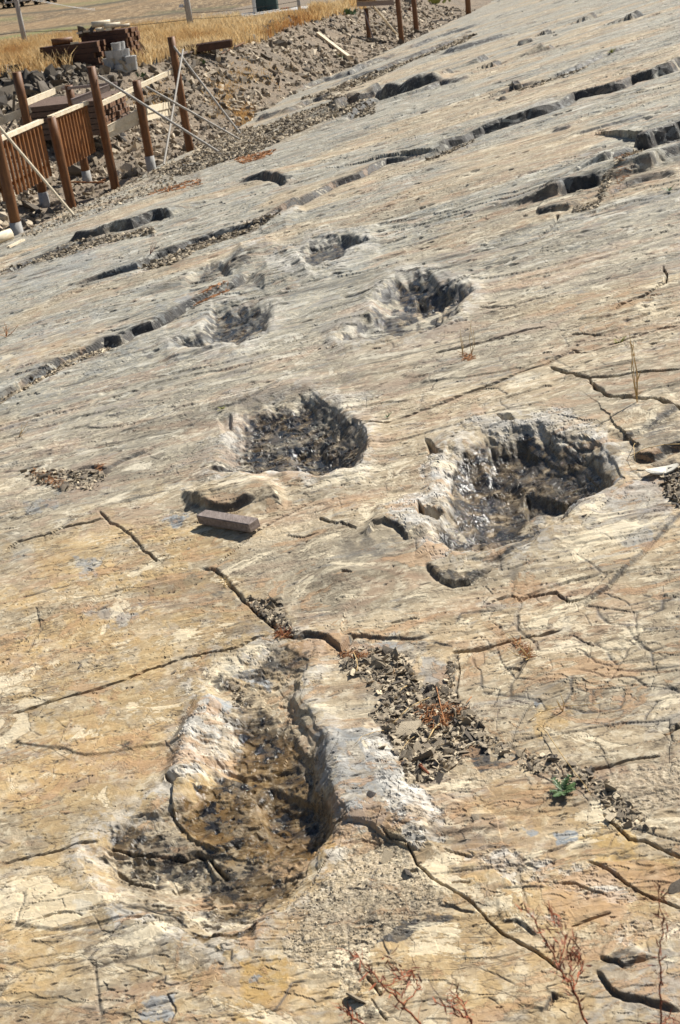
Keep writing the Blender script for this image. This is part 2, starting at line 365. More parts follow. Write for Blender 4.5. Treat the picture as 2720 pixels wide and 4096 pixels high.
def ledge(pts, h, fall=1.2, groove=.5, gw=.03, gravel=0, taper=.12, st=0):
    """the bed on the far side of the line stands h metres proud; a groove runs at its foot"""
    sp = np.array([uv(x, y) for x, y in pts]).reshape(-1, 2)
    if st: sp = stairs(sp, st)
    d0 = float(np.mean([DCAM * FPX / max(y - van(x), 20) for x, y in pts]))
    marg = max(fall * 3.0 / d0 * FPX, 90)
    wn = window(pts, marg, marg)
    d, p = seg_dist(sp, WU[wn], WV[wn])
    en = sstep(0, taper, p) * sstep(1, 1 - taper, p)
    nz = .7 + .6 * vnoise(UU[wn] * 3.1 + 5, VV[wn] * 3.1, 71)
    h = h * float(np.interp(d0, [2, 3, 4, 8, 14], [.17, .26, .36, .7, 1])); gw = gw * float(np.interp(d0, [2.3, 3.5, 9], [.3, .6, 1]))
    cell = .0005 + (.1 + .9 * NVR) * CELLV[wn] + (1 - NVR) * 4.9 * DIST[wn] / FPX
    up = sstep(-cell * 1.3, cell * 1.5, d) * np.clip((np.exp(-np.clip(d, 0, None) / fall) - .12) / .88, 0, 1)
    gw = np.maximum(gw, cell * .9)
    EDG[wn] = np.maximum(EDG[wn], en * np.exp(-((d - cell * .2) / (gw * .5 + cell * 1.5 * float(np.clip(h / .04, .25, 1)))) ** 2) * (1 if st else sstep(.25, .6, vnoise(UU[wn] * 6, VV[wn] * 6, 77) + .2)))
    gr = np.exp(-((d + gw * .7) / gw) ** 2)
    H[wn] += en * nz * h * (up - groove * gr)
    if gravel:
        GR[wn] = np.maximum(GR[wn], en * gravel * sstep(gw * 6, 0, -d) * (d < .006) * sstep(.3, .5, vnoise(UU[wn] * 5, VV[wn] * 9, 72) + .15))
def crack(pts, w_, dep, step=0, taper=.08):
    sp = np.array([uv(x, y) for x, y in pts]).reshape(-1, 2)
    wn = window(pts, 110, 110)
    d, p = seg_dist(sp, WU[wn], WV[wn])
    en = sstep(0, taper, p) * sstep(1, 1 - taper, p)
    nz = .75 + .5 * vnoise(UU[wn] * 9 + 1, VV[wn] * 9, 73)
    dm_ = DIST[wn]; w_ = w_ * .5 * (.4 + 1.2 * vnoise(UU[wn] * 14 + 9, VV[wn] * 14, 74)); w_ = np.maximum(w_, .62 * NVR * CELLV[wn] + 2.8 * dm_ / FPX); dep = dep * float(np.interp(dm_.mean(), [2.5, 6], [.42, .8])); step = step * .7
    EDG[wn] = np.maximum(EDG[wn], .8 * en * np.exp(-(d / (w_ * .9)) ** 2))
    H[wn] -= en * dep * nz * np.exp(-(d / w_) ** 2)
    if step: H[wn] += en * step * .7 * sstep(0, .004, d) * np.clip(np.exp(-np.clip(d, 0, None) / (20 * dm_ / FPX)) - .04, 0, 1)
def inside(poly, X, Y):
    """signed pixel distance to closed polygon, positive inside"""
    P = np.array(poly, float); n = len(P); best = np.full(X.shape, 1e9); ins = np.zeros(X.shape, bool)
    for i in range(n):
        a, b = P[i], P[(i + 1) % n]; d = b - a
        tc = np.clip(((X - a[0]) * d[0] + (Y - a[1]) * d[1]) / max(d @ d, 1e-9), 0, 1)
        best = np.minimum(best, np.hypot(X - a[0] - tc * d[0], Y - a[1] - tc * d[1]))
        cnd = ((a[1] > Y) != (b[1] > Y)) & (X < (b[0] - a[0]) * (Y - a[1]) / (b[1] - a[1] + 1e-12) + a[0])
        ins ^= cnd
    return np.where(ins, best, -best)
def basin(poly, dep, wall, round_=0.0, warp=1.0):
    """sink (dep>0) or raise (dep<0) the ground inside the outline; wall = width of its side in pixels"""
    wn = window(poly, wall * 1.2 + 80, wall * 1.2 + 80)
    X = PX[wn] + warp * (WX[wn] - PX[wn]); Y = PY[wn] + warp * (WY[wn] - PY[wn])
    s = inside(poly, X, Y)
    H[wn] -= dep * sstep(-wall * .5, wall * .5, s)
    if round_: H[wn] -= round_ * sstep(0, wall * 3, s)
MSK = {k: np.zeros_like(H) for k in ('wet', 'pale', 'ochre', 'dark', 'gravel', 'blue', 'warm', 'sand')}
def paint(k, poly, soft=30, amt=1.0, brk=0.5, sc=60, seed=0):
    wn = window(poly, soft * 3 + 90, soft * 3 + 90)
    s = inside(poly, WX[wn], WY[wn])
    n = fbm(PX[wn] / sc * 1.25, PY[wn] / sc * 1.9, 5, 80 + seed, .66)
    v = sstep(-soft * .3, soft * .3, s + (n - .5) * soft * 3.6) if soft < 50 else sstep(-soft, soft, s + (n - .5) * soft * 3)
    v = v * (1 - brk + brk * sstep(.45, .535, n))
    MSK[k][wn] = np.maximum(MSK[k][wn], v * amt)

# --- the long broken bed edges, far to near
ledge(t4((0, 722), (60, 690), (200, 632), (285, 612), (400, 582), (480, 540), (600, 490), (700, 452), (860, 402)), .16, 1.5, .3, .08)
ledge(t4((865, 384), (960, 342), (1080, 292), (1260, 240), (1400, 200)), .10, 1.2, .3, .06)
ledge(t4((280, 660), (420, 610), (600, 560), (800, 480), (960, 420), (1180, 330), (1300, 285)), .10, .8, .5, .08, gravel=.9)
ledge(tG((95, 332), (180, 318), (250, 297), (400, 250), (540, 200)), .11, 1.5, .25, .05, st=2)
ledge(t3((1000, 715), (1090, 680), (1180, 640), (1290, 612)), .13, .7, .4, .06)
ledge(t3((812, 760), (900, 738), (1000, 705)), .12, .8, .3, .06)
ledge(t3((1350, 690), (1400, 655), (1480, 630), (1568, 600), (1640, 560)), .24, .9, .6, .12, gravel=.7)
ledge(t3((1400, 760), (1440, 720), (1520, 660), (1568, 640), (1650, 610)), .10, .9, .5, .1, gravel=.7)
ledge(t4((560, 784), (760, 752), (900, 712), (1010, 678), (1140, 640)), .22, 1.2, .6, .10)
ledge(tG((0, 562), (100, 520), (200, 500), (300, 468)), .07, 1.2, .5, .06)
ledge(tG((350, 612), (500, 565), (560, 545), (700, 505), (860, 452), (940, 420), (1130, 325), (1300, 270)), .04, 1.2, .6, .05, gravel=.8)
ledge(tG((-60, 990), (60, 950), (160, 900), (300, 842), (370, 815), (540, 762), (650, 725), (760, 690), (860, 652), (920, 610), (1000, 592), (1150, 560), (1280, 500), (1400, 476), (1568, 400), (1700, 340)), .10, 1.4, .35, .05, st=1.7)
ledge(tA((300, 398), (420, 372), (640, 312), (720, 268), (880, 202), (1040, 152), (1180, 112), (1290, 62)) + F((770, 428), (890, 374), (975, 362)), .065, .9, .6, .05, gravel=.9, st=1.3)
ledge(tA((300, 200), (480, 158), (530, 140), (620, 120), (720, 82), (800, 72)), .13, .8, .4, .06, gravel=.9)
ledge(tA((0, 350), (60, 322), (160, 272), (260, 238), (350, 205), (470, 180)), .03, .6, .8, .06, gravel=.9)
ledge(F((540, 422), (600, 408), (640, 412), (660, 425)), .08, .6, .4, .05)
ledge(tA((-40, 935), (60, 872), (180, 802), (270, 747), (400, 690), (480, 646), (560, 642), (600, 606), (700, 576), (800, 520), (880, 475), (980, 432), (1080, 390), (1130, 332), (1185, 316)), .075, .9, .8, .05, gravel=.85)
ledge(tG((1265, 915), (1370, 905), (1430, 870), (1568, 812), (1700, 760)), .20, 1.2, .3, .12, st=.9)
ledge(tG((1095, 1062), (1180, 1012), (1285, 950), (1330, 900)), .09, .5, .3, .05)
ledge(tG((820, 1205), (880, 1160), (1045, 1110), (1075, 1135)), .13, .6, .4, .07)
ledge(tG((675, 1300), (780, 1275), (895, 1262)), .06, .4, .5, .04)
ledge(tG((1400, 1035), (1450, 990), (1568, 930), (1680, 890)), .10, .5, .4, .06, gravel=.5)
ledge(tG((1060, 1200), (1200, 1140), (1330, 1090), (1568, 1040)), .03, .4, .8, .04)
crack(tG((700, 1430), (790, 1370), (800, 1300)), .02, .05)
# single sockets where flakes fell out of the upper face
for a, b, ww in [((330, 385), (402, 345), .05), ((565, 282), (665, 252), .055), ((745, 210), (792, 194), .05), ((995, 125), (1068, 97), .07),
                 ((1270, 115), (1348, 85), .07), ((428, 408), (478, 388), .045), ((430, 108), (482, 92), .05), ((735, 310), (748, 290), .04),
                 ((772, 302), (790, 282), .04), ((475, 618), (515, 605), .025), ((555, 552), (608, 535), .05), ((130, 478), (182, 452), .045),
                 ((780, 805), (905, 775), .012), ((890, 840), (1385, 690), .008)]:
    ledge(tG(a, b), ww * 2.2, .5, .6, .06, taper=.12)
# mid ground joints
for pts, ww, dp, st in [
    (tB((0, 1060), (130, 1017), (220, 1015), (300, 990), (450, 930), (600, 870), (720, 832), (800, 800), (850, 775), (950, 745), (1070, 665)), .008, .05, .006),
    (tB((965, 755), (1050, 785), (1140, 805), (1280, 800), (1350, 785), (1450, 780), (1568, 768)), .013, .06, .01),
    (tB((1140, 805), (1170, 850), (1210, 885), (1250, 905), (1330, 905), (1450, 915), (1568, 955), (1640, 980)), .014, .06, .012),
    (tB((430, 692), (560, 660), (650, 635), (750, 605), (850, 580), (950, 560)), .009, .04, .005),
    (tB((640, 485), (800, 466), (950, 430), (1000, 402)), .006, .02, 0),
    (tB((385, 330), (450, 317), (510, 297), (600, 265)), .013, .04, .01), (tB((730, 225), (870, 185), (930, 145)), .008, .03, .005),
    (tB((520, 380), (600, 335), (700, 290), (820, 250)), .010, .03, .006),
    (tB((1255, 490), (1290, 465), (1400, 420), (1450, 390), (1490, 370), (1500, 322), (1485, 280)), .012, .05, .015),
    (tB((1060, 665), (1130, 690), (1230, 650), (1350, 610), (1470, 570), (1568, 555)), .008, .035, .006),
    (tB((1050, 600), (1120, 590), (1220, 602)), .006, .03, 0), (tB((0, 440), (130, 410), (200, 375)), .006, .03, 0),
    (tC((0, 352), (80, 305), (150, 285), (240, 265), (280, 240), (350, 225), (430, 210), (470, 195), (512, 186)), .006, .04, .008),
    (tC((30, 1110), (150, 1075), (250, 1045), (400, 1000), (500, 970), (600, 930), (700, 890), (820, 855), (950, 825), (1100, 795), (1200, 742), (1260, 728)), .005, .05, .005),
    (tC((440, 155), (500, 200), (560, 235), (600, 270), (650, 340), (720, 395), (790, 392)), .004, .02, .003),
    (tC((900, 430), (980, 435), (1040, 480), (1090, 530), (1150, 590), (1200, 640), (1270, 700), (1330, 740), (1380, 760)), .012, .035, .005),
    (tC((980, 430), (1050, 370), (1130, 300), (1200, 250), (1300, 190), (1400, 130), (1450, 105)), .005, .02, .003),
    (tC((0, 870), (45, 845)), .006, .03, 0), (tC((490, 545), (600, 515), (700, 520)), .003, .012, 0), (tC((100, 560), (330, 500)), .003, .008, 0),
    (tC((1330, 265), (1400, 280), (1480, 265)), .006, .02, .006), (tC((1480, 195), (1568, 235)), .009, .03, .01),
    (tD((505, 812), (600, 800), (690, 780), (780, 755), (870, 735), (960, 715), (1042, 693)), .011, .06, .004),
    (tD((660, 607), (720, 570), (790, 550), (830, 572), (870, 550), (940, 545), (990, 535), (1050, 570), (1110, 565), (1150, 548)), .005, .03, .010),
    (tD((230, 682), (330, 660), (380, 662)), .005, .025, .004), (tD((20, 455), (70, 465)), .006, .02, 0), (tD((0, 225), (80, 268)), .006, .03, .008),
    (tD((540, 850), (545, 900), (520, 990), (540, 1040)), .006, .02, 0), (tD((490, 850), (500, 920), (480, 980)), .006, .02, 0),
    (tD((1480, 1190), (1568, 1150)), .012, .04, 0), (tD((750, 885), (830, 890)), .008, .02, 0),
    (tE((0, 652), (90, 625), (230, 592), (300, 580), (400, 560), (455, 545)), .004, .03, .003),
    (tE((0, 890), (150, 840), (280, 760)), .002, .012, 0), (tE((170, 897), (260, 885), (340, 890), (370, 905)), .002, .008, .003),
    (tE((890, 520), (950, 540), (1000, 600), (1035, 645)), .010, .05, 0),
    (tE((480, 560), (600, 565), (720, 550), (900, 528)), .006, .03, .006),
    (tF((190, 500), (250, 545), (330, 570), (350, 640), (420, 705), (500, 755), (560, 790), (620, 840), (680, 910), (740, 960), (800, 1000), (860, 1030), (930, 1070), (970, 1112), (1010, 1150)), .0045, .04, .003),
    (tF((1110, 610), (1200, 640), (1270, 690), (1340, 740), (1400, 780), (1450, 800), (1568, 850)), .004, .03, .005),
    (tF((990, 722), (1060, 715), (1130, 750), (1210, 772)), .003, .02, .004), (tF((1040, 912), (1150, 880), (1235, 858)), .004, .02, .004),
    (tF((1140, 215), (1200, 205), (1330, 165), (1480, 145)), .005, .03, .004), (tF((1200, 410), (1320, 530), (1400, 540), (1480, 580), (1568, 622)), .007, .03, .006),
    (tF((0, 560), (100, 540), (190, 560)), .002, .01, 0), (tF((520, 730), (620, 722)), .004, .02, 0), (tF((280, 680), (360, 680)), .004, .02, 0),
    (tF((150, 1270), (240, 1379)), .003, .012, 0), (tF((120, 1160), (210, 1260)), .006, .03, 0), (tF((490, 570), (640, 600)), .004, .02, .005)]:
    crack(pts, ww, dp, st)
# mud-crack like polygons on the right
for pts in [((1380, 530), (1430, 545), (1480, 540), (1478, 600), (1400, 640), (1340, 680), (1250, 670), (1200, 620), (1180, 580)), ((1340, 680), (1380, 740), (1440, 800)),
            ((1190, 760), (1240, 790), (1340, 780)), ((1250, 880), (1330, 892), (1568, 880)), ((1080, 890), (1180, 905), (1230, 920), (1330, 920), (1400, 970), (1568, 990)),
            ((1005, 1062), (1040, 1000), (1060, 920)), ((1060, 980), (1150, 990), (1160, 1052)), ((740, 780), (740, 860), (800, 930), (900, 940)),
            ((820, 630), (830, 700), (990, 690)), ((540, 680), (560, 640), (660, 630), (760, 620)), ((1100, 780), (1180, 850), (1250, 870)), ((1380, 450), (1430, 420), (1568, 430)),
            ((1000, 1060), (1130, 1090), (1280, 1070), (1290, 1000)), ((640, 1010), (800, 1020), (900, 1040)), ((650, 1000), (640, 900), (600, 830)), ((1400, 1130), (1450, 1040), (1568, 1010)),
            ((1270, 860), (1240, 790)), ((1430, 870), (1440, 800), (1568, 770)), ((1240, 400), (1330, 380), (1400, 330))]:
    crack(tD(*pts), .010, .006, .002, .05)
# low steps
ledge(tD((1088, 608), (1160, 550), (1230, 500), (1290, 440), (1340, 390), (1400, 330), (1460, 280), (1520, 230), (1568, 175), (1640, 110)), .030, .35, .8, .012)
ledge(t8((365, 785), (400, 822), (450, 865), (510, 882), (580, 872), (640, 832), (700, 790)), .055, .10, .6, .018, taper=.15)
ledge(t8((650, 780), (720, 762), (830, 700), (905, 648), (960, 580), (1060, 530), (1140, 455)), .022, .10, .9, .010)
ledge(tB((1340, 1195), (1450, 1182), (1500, 1145), (1568, 1120), (1650, 1100)), .07, .5, .5, .04)
ledge(tB((1300, 1110), (1400, 1070), (1500, 990), (1568, 940)), .05, .4, .5, .02)
ledge(t8((920, 150), (1000, 180), (1080, 205), (1150, 210), (1195, 200)), .012, .1, .8, .008)
ledge(t8((1000, 195), (1080, 235), (1160, 245), (1200, 270)), .012, .1, .8, .008)
ledge(tE((845, 942), (900, 965), (1000, 972), (1080, 960), (1150, 920), (1225, 888)), .030, .09, .6, .010)
ledge(tE((450, 602), (560, 650), (620, 680), (680, 690), (765, 660)), .018, .12, .8, .010)
ledge(tE((560, 840), (620, 830), (700, 870), (800, 890), (860, 930)), .010, .08, .6, .008)
ledge(tF((0, 466), (60, 472), (150, 490), (220, 540), (300, 575), (400, 597)), .045, .18, .4, .012)
ledge(tF((735, 916), (800, 900), (840, 920), (885, 962)), .03, .12, .5, .012)
ledge(tF((440, 852), (520, 850), (560, 870), (640, 885)), .018, .10, .6, .008)
ledge(tF((750, 760), (850, 740), (930, 740)), .02, .08, .5, .01)
ledge(tF((0, 768), (60, 772), (115, 766), (140, 705), (190, 650)), .010, .25, .6, .005)
ledge(tF((180, 1000), (230, 1070), (250, 1040)), .010, .05, .6, .006)
ledge(tF((1150, 1120), (1200, 1172), (1250, 1222), (1320, 1250), (1400, 1270), (1490, 1300), (1568, 1330)), .04, .1, .8, .014)
ledge(tF((1170, 1060), (1260, 1090), (1300, 1120), (1380, 1085), (1420, 1060)), .03, .08, .8, .012)
ledge(tF((930, 1310), (960, 1230), (990, 1250)), .03, .06, .8, .012)
ledge(tD((0, 728), (60, 735), (180, 746), (260, 748), (350, 746), (430, 725)), .028, .2, .5, .012)
ledge(tD((430, 765), (470, 780), (525, 782)), .010, .1, .6, .006)
ledge(tC((1350, 765), (1420, 735), (1500, 750), (1568, 800)) + tD((60, 720)), .05, .15, .6, .014)
ledge(tC((880, 128), (930, 155), (1000, 165), (1080, 160), (1140, 140), (1200, 130)), .05, .14, .5, .02)
ledge(tA((970, 1245), (1010, 1235), (1085, 1212)), .07, .2, .5, .02, taper=.3)
ledge(tC((1230, 585), (1270, 572), (1312, 562)), .02, .05, .6, .01)
ledge(tC((60, 200), (130, 170), (210, 140), (270, 110)), .015, .1, .6, .01)
ledge(tA((0, 1255), (130, 1225), (210, 1210)), .02, .2, .7, .012)
ledge(tA((340, 1240), (400, 1225), (480, 1235), (560, 1195), (640, 1160), (700, 1120)), .025, .25, .7, .015, gravel=.5)
ledge(tA((550, 1058), (640, 1040), (760, 985), (840, 950), (930, 930)), .012, .2, .7, .01)
ledge(tA((800, 1050), (880, 1030), (980, 960), (1080, 940), (1200, 880), (1300, 820), (1380, 770)), .012, .2, .8, .010)
ledge(tA((800, 745), (870, 720), (950, 690), (1000, 675)), .02, .2, .6, .014)
ledge(tE((765, 1150), (762, 1192), (800, 1204), (860, 1180), (920, 1130)), .010, .08, .5, .006)
ledge(tE((1020, 1020), (1032, 1052), (1075, 1056), (1078, 1100), (1110, 1070)), .010, .06, .5, .006)
ledge(tE((1180, 1379), (1290, 1310), (1320, 1240), (1345, 1190), (1420, 1180)), .010, .10, .5, .006)
ledge(tE((780, 1240), (800, 1290), (815, 1330), (790, 1379)), .02, .07, .5, .008)
ledge(tE((1380, 1035), (1450, 1010)), .012, .05, .6, .006)
ledge(tC((560, 1255), (620, 1235)), .010, .05, .6, .006)
ledge(tF((40, 1275), (120, 1262)), .010, .05, .6, .006)
ledge(tF((1100, 760), (1200, 770)), .006, .05, .6, .004)

# --- the footprints
foot_big = t6((660, 300), (800, 240), (1180, 190), (1300, 230), (1260, 360), (1180, 480), (1240, 620), (1330, 760), (1400, 900), (1440, 1100), (1500, 1380), (1540, 1500), (1500, 1640)) + tE((1480, 560), (1400, 720), (1260, 850), (1150, 960), (960, 985), (820, 930), (600, 850), (470, 700), (420, 570), (560, 470), (700, 400), (860, 300)) + t6((480, 1060), (420, 1000), (560, 760), (560, 560), (530, 430))
basin(foot_big, .014, 110, .008, .5)
basin(t6((720, 760), (960, 760), (1180, 800), (1260, 960), (1340, 1100), (1320, 1340), (1080, 1500), (980, 1640), (700, 1660), (420, 1600), (240, 1440), (420, 1260), (600, 1060)), .014, 50, .006, .9)
basin(t6((960, 1130), (1060, 1180), (1300, 1260), (1480, 1400), (1440, 1600), (1200, 1720), (1000, 1700), (920, 1400), (880, 1240)), .016, 22, .010, 1.2)
basin(t6((560, 1000), (760, 1050), (900, 1030), (1180, 990), (1200, 1040), (900, 1110), (760, 1090), (500, 1060)), .012, 14, .0, .6)
basin(t6((280, 1240), (440, 1230), (520, 1180), (740, 1160), (900, 1290), (960, 1420), (800, 1590), (560, 1680), (380, 1600), (240, 1440)), -.014, 12, 0, .5)
basin(tE((480, 560), (640, 560), (900, 540), (960, 620), (900, 700), (700, 740), (520, 700)), .012, 14, 0, 1.2)
basin(t6((540, 540), (780, 640), (740, 860), (520, 1060), (380, 1230), (220, 1210), (300, 960), (360, 760)), -.025, 90, 0, .7)   # pale shoulder on the left
basin(tF((-60, 60), (120, 20), (260, 160), (330, 300), (400, 420), (420, 560), (300, 560), (150, 470), (-60, 440)), -.030, 150, 0, .6)   # pale shoulder on the right
basin(t6((200, 1190), (330, 1225), (290, 1260), (210, 1230)), .03, 10, 0, .5)
foot_r = t8((520, 250), (640, 160), (800, 140), (960, 170), (1120, 230), (1220, 280), (1240, 370), (1120, 440), (1000, 540), (860, 640), (700, 700), (520, 700), (420, 660), (470, 560), (500, 470), (460, 360))
basin(foot_r, .035, 120, .030, .7)
basin(t8((560, 280), (700, 260), (800, 330), (860, 410), (740, 520), (640, 560), (520, 460), (480, 360)), .020, 40, .015, 1)
basin(t8((810, 330), (880, 340), (1000, 370), (1150, 350), (1190, 390), (1050, 425), (880, 430), (810, 400)), .035, 22, .01, 1)
basin(t8((650, 180), (820, 170), (860, 220), (760, 260), (620, 250)), .02, 22, 0, 1.3)
basin(t8((475, 330), (540, 310), (610, 350), (620, 430), (560, 470), (490, 430)), -.022, 26, 0, .3)
basin(t8((320, 490), (350, 530), (440, 545), (420, 575), (330, 570)), .05, 14, 0, .5)
basin(t8((100, 665), (150, 520), (250, 460), (380, 440), (470, 480), (460, 600), (380, 660), (250, 622), (120, 640)), -.018, 60, 0, .4)
ledge(t8((95, 678), (108, 648), (120, 622), (180, 612), (250, 630), (300, 690)), .04, .10, .4, .018)
basin(t8((350, 190), (380, 200), (405, 240), (440, 255), (370, 250)), .035, 12, 0, .5)
basin(t8((700, 70), (760, 75), (780, 95), (720, 95)), .03, 10, 0, .8)
basin(t8((-100, 500), (80, 480), (300, 520), (420, 720), (300, 900), (-40, 960), (-200, 800)), -.02, 160, 0, .5)
foot_m = tA((1130, 960), (1280, 930), (1420, 910), (1520, 950), (1568, 1010)) + tB((80, 1060), (100, 1130), (40, 1230), (-60, 1250)) + tA((1300, 1230), (1110, 1240), (1000, 1220), (1040, 1110), (1100, 1010))
basin(foot_m, .03, 80, .025, .8)
basin(tA((1000, 1000), (1060, 990), (1060, 1040), (1020, 1060)), .03, 20, 0, .5)
basin(tA((1340, 1080), (1460, 1070), (1540, 1120), (1568, 1200), (1420, 1210), (1340, 1150)), .025, 24, .01, 1.4)
basin(tC((860, 90), (960, 60), (1120, 20), (1280, 60), (1290, 130), (1120, 140), (960, 160), (880, 140)), -.05, 70, 0, .6)
foot_4 = tA((1000, 500), (1130, 470), (1230, 500), (1220, 580), (1100, 640), (980, 660), (830, 680), (800, 650), (930, 590), (950, 540))
basin(foot_4, .03, 40, .012, 1.1)
foot_5 = tB((230, 370), (360, 340), (500, 390), (600, 420), (540, 500), (420, 560), (280, 600), (120, 620), (0, 650), (10, 620), (140, 540), (150, 450))
basin(foot_5, .03, 40, .012, 1.1)
basin(tB((340, 400), (440, 410), (520, 395), (460, 450), (350, 440)), .05, 20, .0, .8)
foot_6 = tA((1380, 250), (1440, 210), (1560, 185)) + tB((0, 180), (120, 185), (20, 230)) + tA((1480, 290), (1420, 300))
basin(foot_6, .06, 26, .02, .9)
basin(tA((840, 380), (900, 320), (1010, 290), (1060, 330), (960, 360), (880, 390)), .05, 30, .0, .9)
basin(tA((1060, 300), (1110, 210), (1240, 190), (1340, 220), (1230, 260), (1120, 310)), -.06, 60, 0, .6)
basin(tA((1180, 360), (1230, 300), (1400, 280), (1440, 330), (1330, 380), (1220, 400)), -.05, 50, 0, .6)
basin(tA((1220, 130), (1270, 60), (1370, 30), (1400, 60), (1320, 120)), -.05, 40, 0, .6)
def nested(poly, n, dep, f0=1.08, f1=.72, wall=9):
    P = np.array(poly); c = P.mean(0)
    for i in range(n):
        f = f0 + (f1 - f0) * i / max(n - 1, 1); j = rng.normal(0, 14, P.shape)
        basin([tuple(x) for x in (c + (P - c) * f + j)], dep * float(rng.uniform(.6, 1.4)), wall, 0, 1.5)
def rim(poly, h, w_, off=.6):
    wn = window(poly, w_ * 3.2, w_ * 3.2); s_ = inside(poly, WX[wn], WY[wn]); q_ = np.exp(-((s_ + w_ * off) / w_) ** 2) * (.55 + .7 * vnoise(PX[wn] / 90, PY[wn] / 60, 411))
    H[wn] += h * q_; RIM[wn] = np.maximum(RIM[wn], q_ * sstep(.44, .54, fbm(PX[wn] / 34, PY[wn] / 22, 5, 412, .66)))
RIM = np.zeros_like(H)
rim(foot_r, .017, 66); rim(foot_m, .017, 52); rim(foot_4, .022, 36); rim(foot_5, .022, 38); rim(foot_6, .030, 32); rim(foot_big, .008, 70)
nested(foot_big, 6, .0034); nested(foot_r, 6, .006); nested(foot_m, 5, .006); nested(foot_4, 3, .010, wall=14); nested(foot_5, 4, .009, wall=14)
# rubbly floors of the hollows
for poly, a in ((foot_big, .012), (foot_r, .009), (foot_m, .020), (foot_4, .026), (foot_5, .022), (foot_6, .03)):
    wn = window(poly, 40, 40); s = sstep(-10, 60, inside(poly, WX[wn], WY[wn]))
    dmn = float(DIST[wn].mean()); k = 14 if dmn < 5 else 8
    t = fbm(SU[wn] * k * .7, SV[wn] * k, 4 if dmn < 6 else 2, 91, .6)
    H[wn] += s * a * (1.25 if dmn < 6 else .9) * (terr(t * 5, .18) / 5 - .5) * 1.6
# scattered little breaks along the fabric
for i in range(2600):
    px = rng.uniform(-50, 2770); y0 = float(van(px)); py = rng.uniform(max(y0 + 120, -20), 4150)
    d0 = DCAM * FPX / max(py - y0, 60); pw = rng.uniform(10, 62) * 1.15 if py < 2000 else rng.uniform(22, 110)
    L = pw * d0 / FPX; u0, v0 = uv(px, py); a = R(9 + rng.normal(0, 13))
    p1 = (float(u0 + L * math.cos(a)), float(v0 + L * math.sin(a)))
    P0 = ORG + u0 * U_ + v0 * S_; P1 = ORG + p1[0] * U_ + p1[1] * S_
    q = proj(np.array([P0, P1]))
    wn = window([tuple(q[0]), tuple(q[1])], 40, 40)
    if H[wn].size < 12: continue
    d, p = seg_dist([(u0, v0), ((u0 + p1[0]) / 2 + rng.normal(0, L * .05), (v0 + p1[1]) / 2 + rng.normal(0, L * .05)), p1], WU[wn], WV[wn])
    en = sstep(0, .3, p) * sstep(1, .7, p)
    if py > 1900 and rng.uniform() < .45: continue
    wpx = d0 / FPX * (rng.uniform(2.4, 5.5) * 1.25 if py < 1400 else rng.uniform(1.8, 3.6))
    vsp = wpx * max(1.0, d0 / 5)
    dep = wpx * rng.uniform(1.3, 3)
    H[wn] -= en * dep * np.exp(-(d / vsp) ** 2)
    EDG[wn] = np.maximum(EDG[wn], .95 * en * np.exp(-(d / (vsp * .8)) ** 2))
    H[wn] += en * dep * .5 * sstep(0, vsp * .6, d) * np.clip(np.exp(-np.clip(d, 0, None) / (vsp * 2.2)) - .03, 0, 1)

# --- colour masks (stains and rock types of the stone; shade painted along ledges)
nW = fbm(SU * .5, SV * .9, 4, 101)
MSK['warm'] = np.clip(sstep(7.5, 2.7, DIST) * (.75 + .5 * nW) + .75 * sstep(.50, .64, nW), 0, 1)
wet = lambda poly, soft=30, amt=1., brk=.5, sc=50, seed=0: paint('wet', poly, soft, amt, brk, sc, seed)
wet(t6((700, 640), (960, 640), (1180, 740), (1260, 900), (1340, 1100), (1440, 1300), (1480, 1500), (1300, 1700), (1000, 1760), (700, 1680), (420, 1600), (230, 1450), (430, 1260), (520, 1150), (700, 1000), (760, 820)), 26, 1, .28, 60, 1)
wet(tE((480, 520), (620, 460), (900, 480), (1200, 440), (1420, 540), (1350, 720), (1180, 800), (960, 780), (880, 660), (700, 610)), 30, .95, .6, 40, 2)
wet(tE((440, 590), (560, 640), (700, 680), (780, 640), (900, 700), (860, 560), (600, 560)), 16, .8, .7, 26, 2)
wet(tE((900, 600), (1150, 580), (1300, 700), (1180, 770), (980, 760)), 18, .95, .3, 40, 3)
wet(tE((570, 830), (680, 800), (830, 850), (850, 930), (700, 890)), 14, .8, .5, 30, 4)
wet(tE((850, 950), (1000, 975), (1130, 925), (1200, 900), (1180, 980), (1060, 1005), (900, 990)), 9, 1, .3, 30, 5)
wet(tE((900, 800), (1100, 800), (1280, 740), (1300, 800), (1100, 860), (950, 870)), 14, .8, .6, 30, 6)
wet(t6((860, 330), (1040, 200), (1290, 200), (1280, 300), (1040, 330), (1000, 380), (880, 400)), 16, .8, .55, 30, 7)
wet(t6((540, 380), (660, 330), (700, 420), (600, 460)), 14, .8, .6, 30, 8)
wet(t6((740, 400), (860, 560), (1050, 640), (1180, 640), (1180, 740), (740, 760), (700, 600)), 24, .75, .85, 40, 9)
wet(t6((1360, 880), (1440, 900), (1460, 1140), (1380, 1160)), 18, .7, .7, 40, 10)
wet(t6((280, 800), (340, 720), (370, 780), (320, 900), (290, 900)), 10, .8, .4, 30, 11)
wet(t8((520, 250), (640, 170), (800, 140), (960, 180), (1120, 240), (1210, 290), (1200, 390), (1000, 430), (860, 440), (740, 560), (620, 590), (480, 560), (480, 380)), 18, 1, .15, 60, 12)
wet(t8((470, 440), (640, 480), (800, 440), (900, 520), (860, 640), (700, 700), (520, 690), (430, 660)), 26, .95, .5, 45, 13)
wet(t8((370, 790), (450, 870), (580, 880), (640, 830), (560, 830), (450, 820)), 8, .9, .2, 30, 14)  # this and the next patch paint the dark shade under the arc lip
wet(t8((640, 780), (760, 750), (700, 800)), 8, .8, .2, 30, 15)
